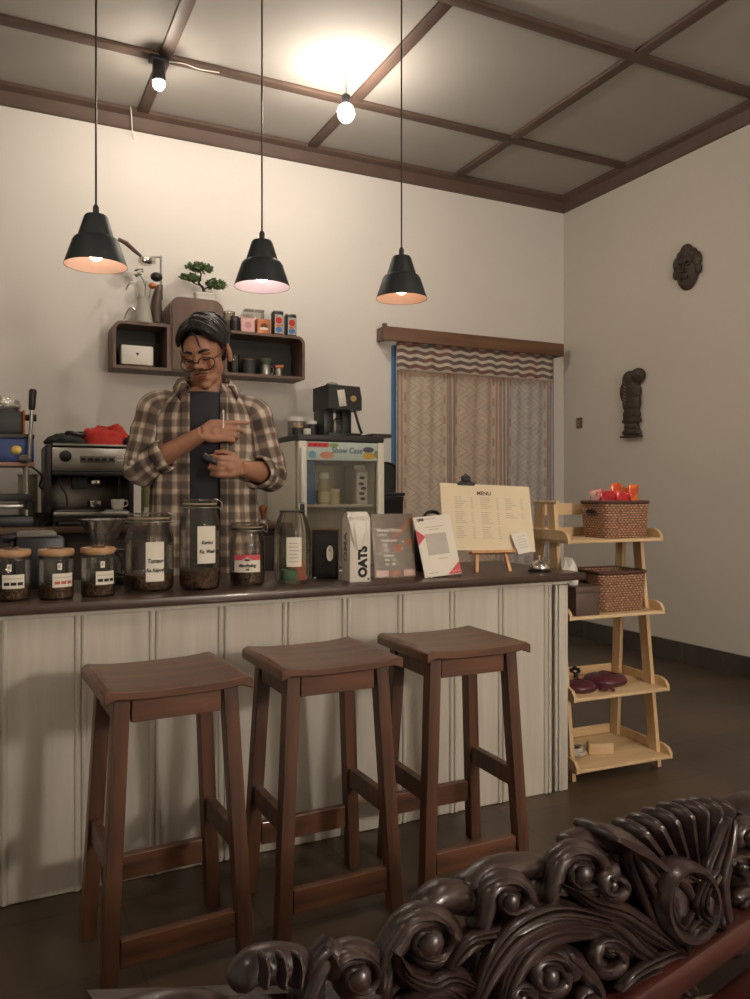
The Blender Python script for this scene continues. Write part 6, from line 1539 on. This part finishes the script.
def volute(cx, cy, R, a0, turns=1.15, w=9, dep=0.016, off=0.006, cw=1, ball=True, tail=None):
    P = []
    n = 30
    if tail: P += [(p[0], p[1], w*0.8) for p in tail]
    for i in range(n):
        f = i/(n-1); a = a0+cw*2*PI*turns*f; r = R*(1-0.62*f)
        P.append((cx+r*math.cos(a), cy-r*math.sin(a)*0.92, w*(1-0.45*f)))
    Q = smoothline(P, 2)
    cv.fixed([L(q[0], q[1], off) for q in Q], [q[2]*PXM for q in Q], [dep]*len(Q), nl, 12)
    # groove ridge on the scroll face
    cv.fixed([L(q[0], q[1], off+dep*0.85) for q in Q], [q[2]*PXM*0.30 for q in Q], [0.008]*len(Q), nl, 8)
    if ball: cv.ell(L(cx, cy+1, off+dep*0.7), R*0.34*PXM, seg=16, ring=12)
# ---- crest, left to right
stroke([(120, 1018, 6), (160, 1010, 8), (200, 1008, 8), (232, 1014, 6)], 12, 0.018)
stroke([(240, 978, 6), (254, 966, 9), (285, 963, 10), (304, 972, 9), (312, 988, 6)], 12, 0.018)
for x in (262, 280, 296): stroke([(x, 955, 1.6), (x+3, 968, 2.2), (x+1, 985, 1.5)], 2, 0.008, 0.030)
volute(356, 975, 25, math.radians(150), 1.2, 9, cw=-1, tail=[(300, 1005), (312, 972), (326, 950)])
volute(427, 940, 29, math.radians(170), 1.25, 9, cw=-1, tail=[(378, 990), (382, 960)])
stroke([(425, 903, 7), (440, 896, 10), (465, 899, 10), (485, 912, 6)], 10, 0.018, -0.012)
volute(508, 899, 22, math.radians(165), 1.25, 8, cw=-1, tail=[(478, 925), (482, 908)])
stroke([(466, 884, 5), (490, 872, 9), (530, 866, 9), (552, 874, 6)], 9, 0.018, -0.014)
volute(580, 872, 25, math.radians(160), 1.25, 9, cw=-1, tail=[(546, 905), (548, 885)])
volute(611, 884, 15, math.radians(100), 1.0, 8, cw=1, off=0.012)
stroke([(568, 842, 6), (590, 838, 9), (620, 843, 9), (640, 856, 5)], 9, 0.018, -0.016)
# ---- long sweeping leaves
leaf([(676, 950), (650, 934), (620, 915), (590, 904), (566, 886)], 10, 0.020, 0.012)
leaf([(690, 952), (668, 925), (654, 895), (640, 868), (628, 846)], 19, 0.024, 0.0)
leaf([(664, 962), (640, 950), (612, 926), (572, 916), (530, 922), (500, 944)], 12, 0.020, 0.010)
leaf([(610, 922), (560, 913), (520, 928), (492, 958), (470, 1004)], 12, 0.022, 0.014)
leaf([(590, 930), (552, 930), (522, 950), (505, 980), (498, 1006)], 10, 0.020, 0.010)
leaf([(472, 985), (450, 978), (430, 985), (405, 975), (394, 952)], 9, 0.020, 0.012)
leaf([(530, 905), (512, 925), (495, 934), (468, 940), (446, 965)], 9, 0.020, 0.006)
leaf([(466, 1004), (445, 992), (420, 995), (398, 1004)], 8, 0.018, 0.012)
# ---- lower curls
volute(606, 956, 21, math.radians(30), 1.2, 9, cw=1, off=0.010, ball=False)
volute(548, 975, 22, math.radians(20), 1.3, 9, cw=1, off=0.008)
volute(520, 998, 16, math.radians(60), 1.1, 8, cw=1, off=0.006)
volute(640, 985, 17, math.radians(200), 1.1, 8, cw=-1, off=0.008)
volute(590, 1002, 15, math.radians(120), 1.1, 8, cw=1, off=0.006)
stroke([(560, 950, 5), (575, 962, 8), (590, 985, 6), (588, 1004, 4)], 7, 0.02, 0.006)
leaf([(700, 970), (680, 956), (660, 962), (636, 974), (618, 990)], 10, 0.020, 0.014)
leaf([(735, 950), (712, 936), (700, 925), (690, 935), (684, 955)], 9, 0.02, 0.014)
volute(676, 992, 12, 0.3, 1.0, 6, off=0.008)
# ---- cartouche
cx, cy = 681, 900
ring_ = [(cx+25*math.cos(a), cy-36*math.sin(a), 5.5) for a in [2*PI*k/26+0.4 for k in range(27)]]
cv.fixed([L(q[0], q[1], 0.020) for q in ring_], [5.5*PXM]*27, [0.022]*27, nl, 10)
cv.fixed([L(cx+16*math.cos(a), cy-26*math.sin(a), 0.020) for a in [2*PI*k/24 for k in range(25)]], [2.4*PXM]*25, [0.012]*25, nl, 8)
cv.ell(L(cx, cy, 0.008), (22*PXM, 0.018, 32*PXM), seg=20, ring=14)
stroke([(668, 872, 3), (684, 885, 4), (690, 905, 3), (682, 922, 2)], 3, 0.01, 0.022)
stroke([(694, 878, 2), (699, 900, 3), (692, 924, 2)], 3, 0.01, 0.022)
# ---- fan of ribs behind the cartouche, its edge standing up as a scalloped crest
fc = (686, 905)
tips = [(616, 836), (630, 829), (645, 823), (660, 817), (675, 812), (690, 808), (704, 806), (717, 806)]
for i, (tx_, ty_) in enumerate(tips):
    a = (fc[0]+(tx_-fc[0])*0.30, fc[1]+(ty_-fc[1])*0.30)
    stroke([(a[0], a[1], 3), (fc[0]+(tx_-fc[0])*0.65, fc[1]+(ty_-fc[1])*0.65, 5.6), (tx_, ty_, 7.4)], 6, 0.030, -0.026, n=6)
cv.fixed([L(p[0], p[1]+16, -0.03) for p in tips], [13*PXM]*8, [0.020]*8, nl, 8)
stroke([(596, 830, 6), (612, 838, 9), (632, 850, 7), (655, 868, 5), (676, 872, 4)], 8, 0.036, -0.006)
# ---- right of the fan
leaf([(728, 948), (716, 915), (712, 880), (722, 845), (728, 818)], 13, 0.024, 0.010)
leaf([(722, 930), (700, 912), (704, 885), (716, 868)], 8, 0.02, 0.016)
volute(752, 836, 17, math.radians(190), 1.2, 8, cw=-1, off=0.010)
volute(742, 866, 13, math.radians(170), 1.1, 7, cw=-1, off=0.014)
volute(752, 905, 20, math.radians(150), 1.2, 9, cw=-1, off=0.010)
stroke([(735, 812, 5), (750, 803, 8), (775, 803, 8), (800, 812, 5)], 8, 0.034, -0.01)
leaf([(730, 950), (752, 930), (780, 915), (815, 918), (850, 905)], 13, 0.022, 0.012)
volute(800, 840, 24, math.radians(20), 1.2, 11, cw=1); volute(850, 870, 26, math.radians(20), 1.2, 11, cw=1)
leaf([(760, 950), (790, 900), (800, 870), (830, 850)], 12, 0.022, 0.006)
co_ = cv.build('carved_crest', MT['carve'], bench, smooth=50)
# ---- back board that carries the carving (follows the crest line, set back)
out = [(100, 1010), (240, 1003), (330, 998), (372, 990), (392, 962), (450, 958), (490, 945), (520, 925), (560, 912), (600, 890), (640, 872), (676, 850), (716, 838), (760, 850), (800, 850), (860, 875), (900, 905), (900, 960), (100, 1130)]
pl = [L(x, y) for x, y in out]
mb = MB().prism([(p.x, p.z) for p in pl][::-1], 0.012, 0.030)
mb.build('back_board', MT['carve'], bench, smooth=30)
# rail below the carving
a, b = P1-Vector((0.62*math.cos(KB), 0.62*math.sin(KB), 0)), P1+Vector((0.75*math.cos(KB), 0.75*math.sin(KB), 0))
MB().box((0.065, -0.010, 0.435), (1.37, 0.070, 0.040), 0.008).build('seat_back_rail', MT['carve_r'], bench)
for x in (-0.585, 0.715):
    mb = MB(); bar(mb, (x, 0.0, 0), (x, 0.0, 0.415), 0.07, 0.07); bevel(mb.build('back_leg', MT['carve'], bench, smooth=0), 0.006)
    mb = MB(); bar(mb, (x, -0.43, 0), (x, -0.43, 0.345), 0.06, 0.06); bevel(mb.build('front_leg', MT['carve'], bench, smooth=0), 0.006)
MB().box((0.065, -0.245, 0.365), (1.36, 0.42, 0.035), 0.006).build('seat', MT['carve_r'], bench)
MB().box((0.065, -0.447, 0.33), (1.30, 0.02, 0.05), 0.004).build('front_apron', MT['carve'], bench)
# ================================================================ CAMERA, WORLD
cam = bpy.data.cameras.new('camera'); co = bpy.data.objects.new('camera', cam); col.objects.link(co)
co.location = (0, 0, CH); co.rotation_euler = (PI/2, 0, math.radians(-25.95))
cam.lens = 791/999*36; cam.sensor_width = 36; cam.sensor_fit = 'AUTO'; cam.shift_y = -9.5/999; cam.clip_start = 0.05
sc = bpy.context.scene; sc.camera = co
w = bpy.data.worlds.new('world'); sc.world = w; w.use_nodes = True
w.node_tree.nodes['Background'].inputs[0].default_value = (0.30, 0.27, 0.24, 1); w.node_tree.nodes['Background'].inputs[1].default_value = 0.25
sc.view_settings.view_transform = 'Standard'; sc.view_settings.look = 'None'; sc.view_settings.gamma = 1; sc.view_settings.use_curve_mapping = False
sc.view_settings.exposure = 0.15
sc.cycles.max_bounces = 8; sc.cycles.transparent_max_bounces = 24
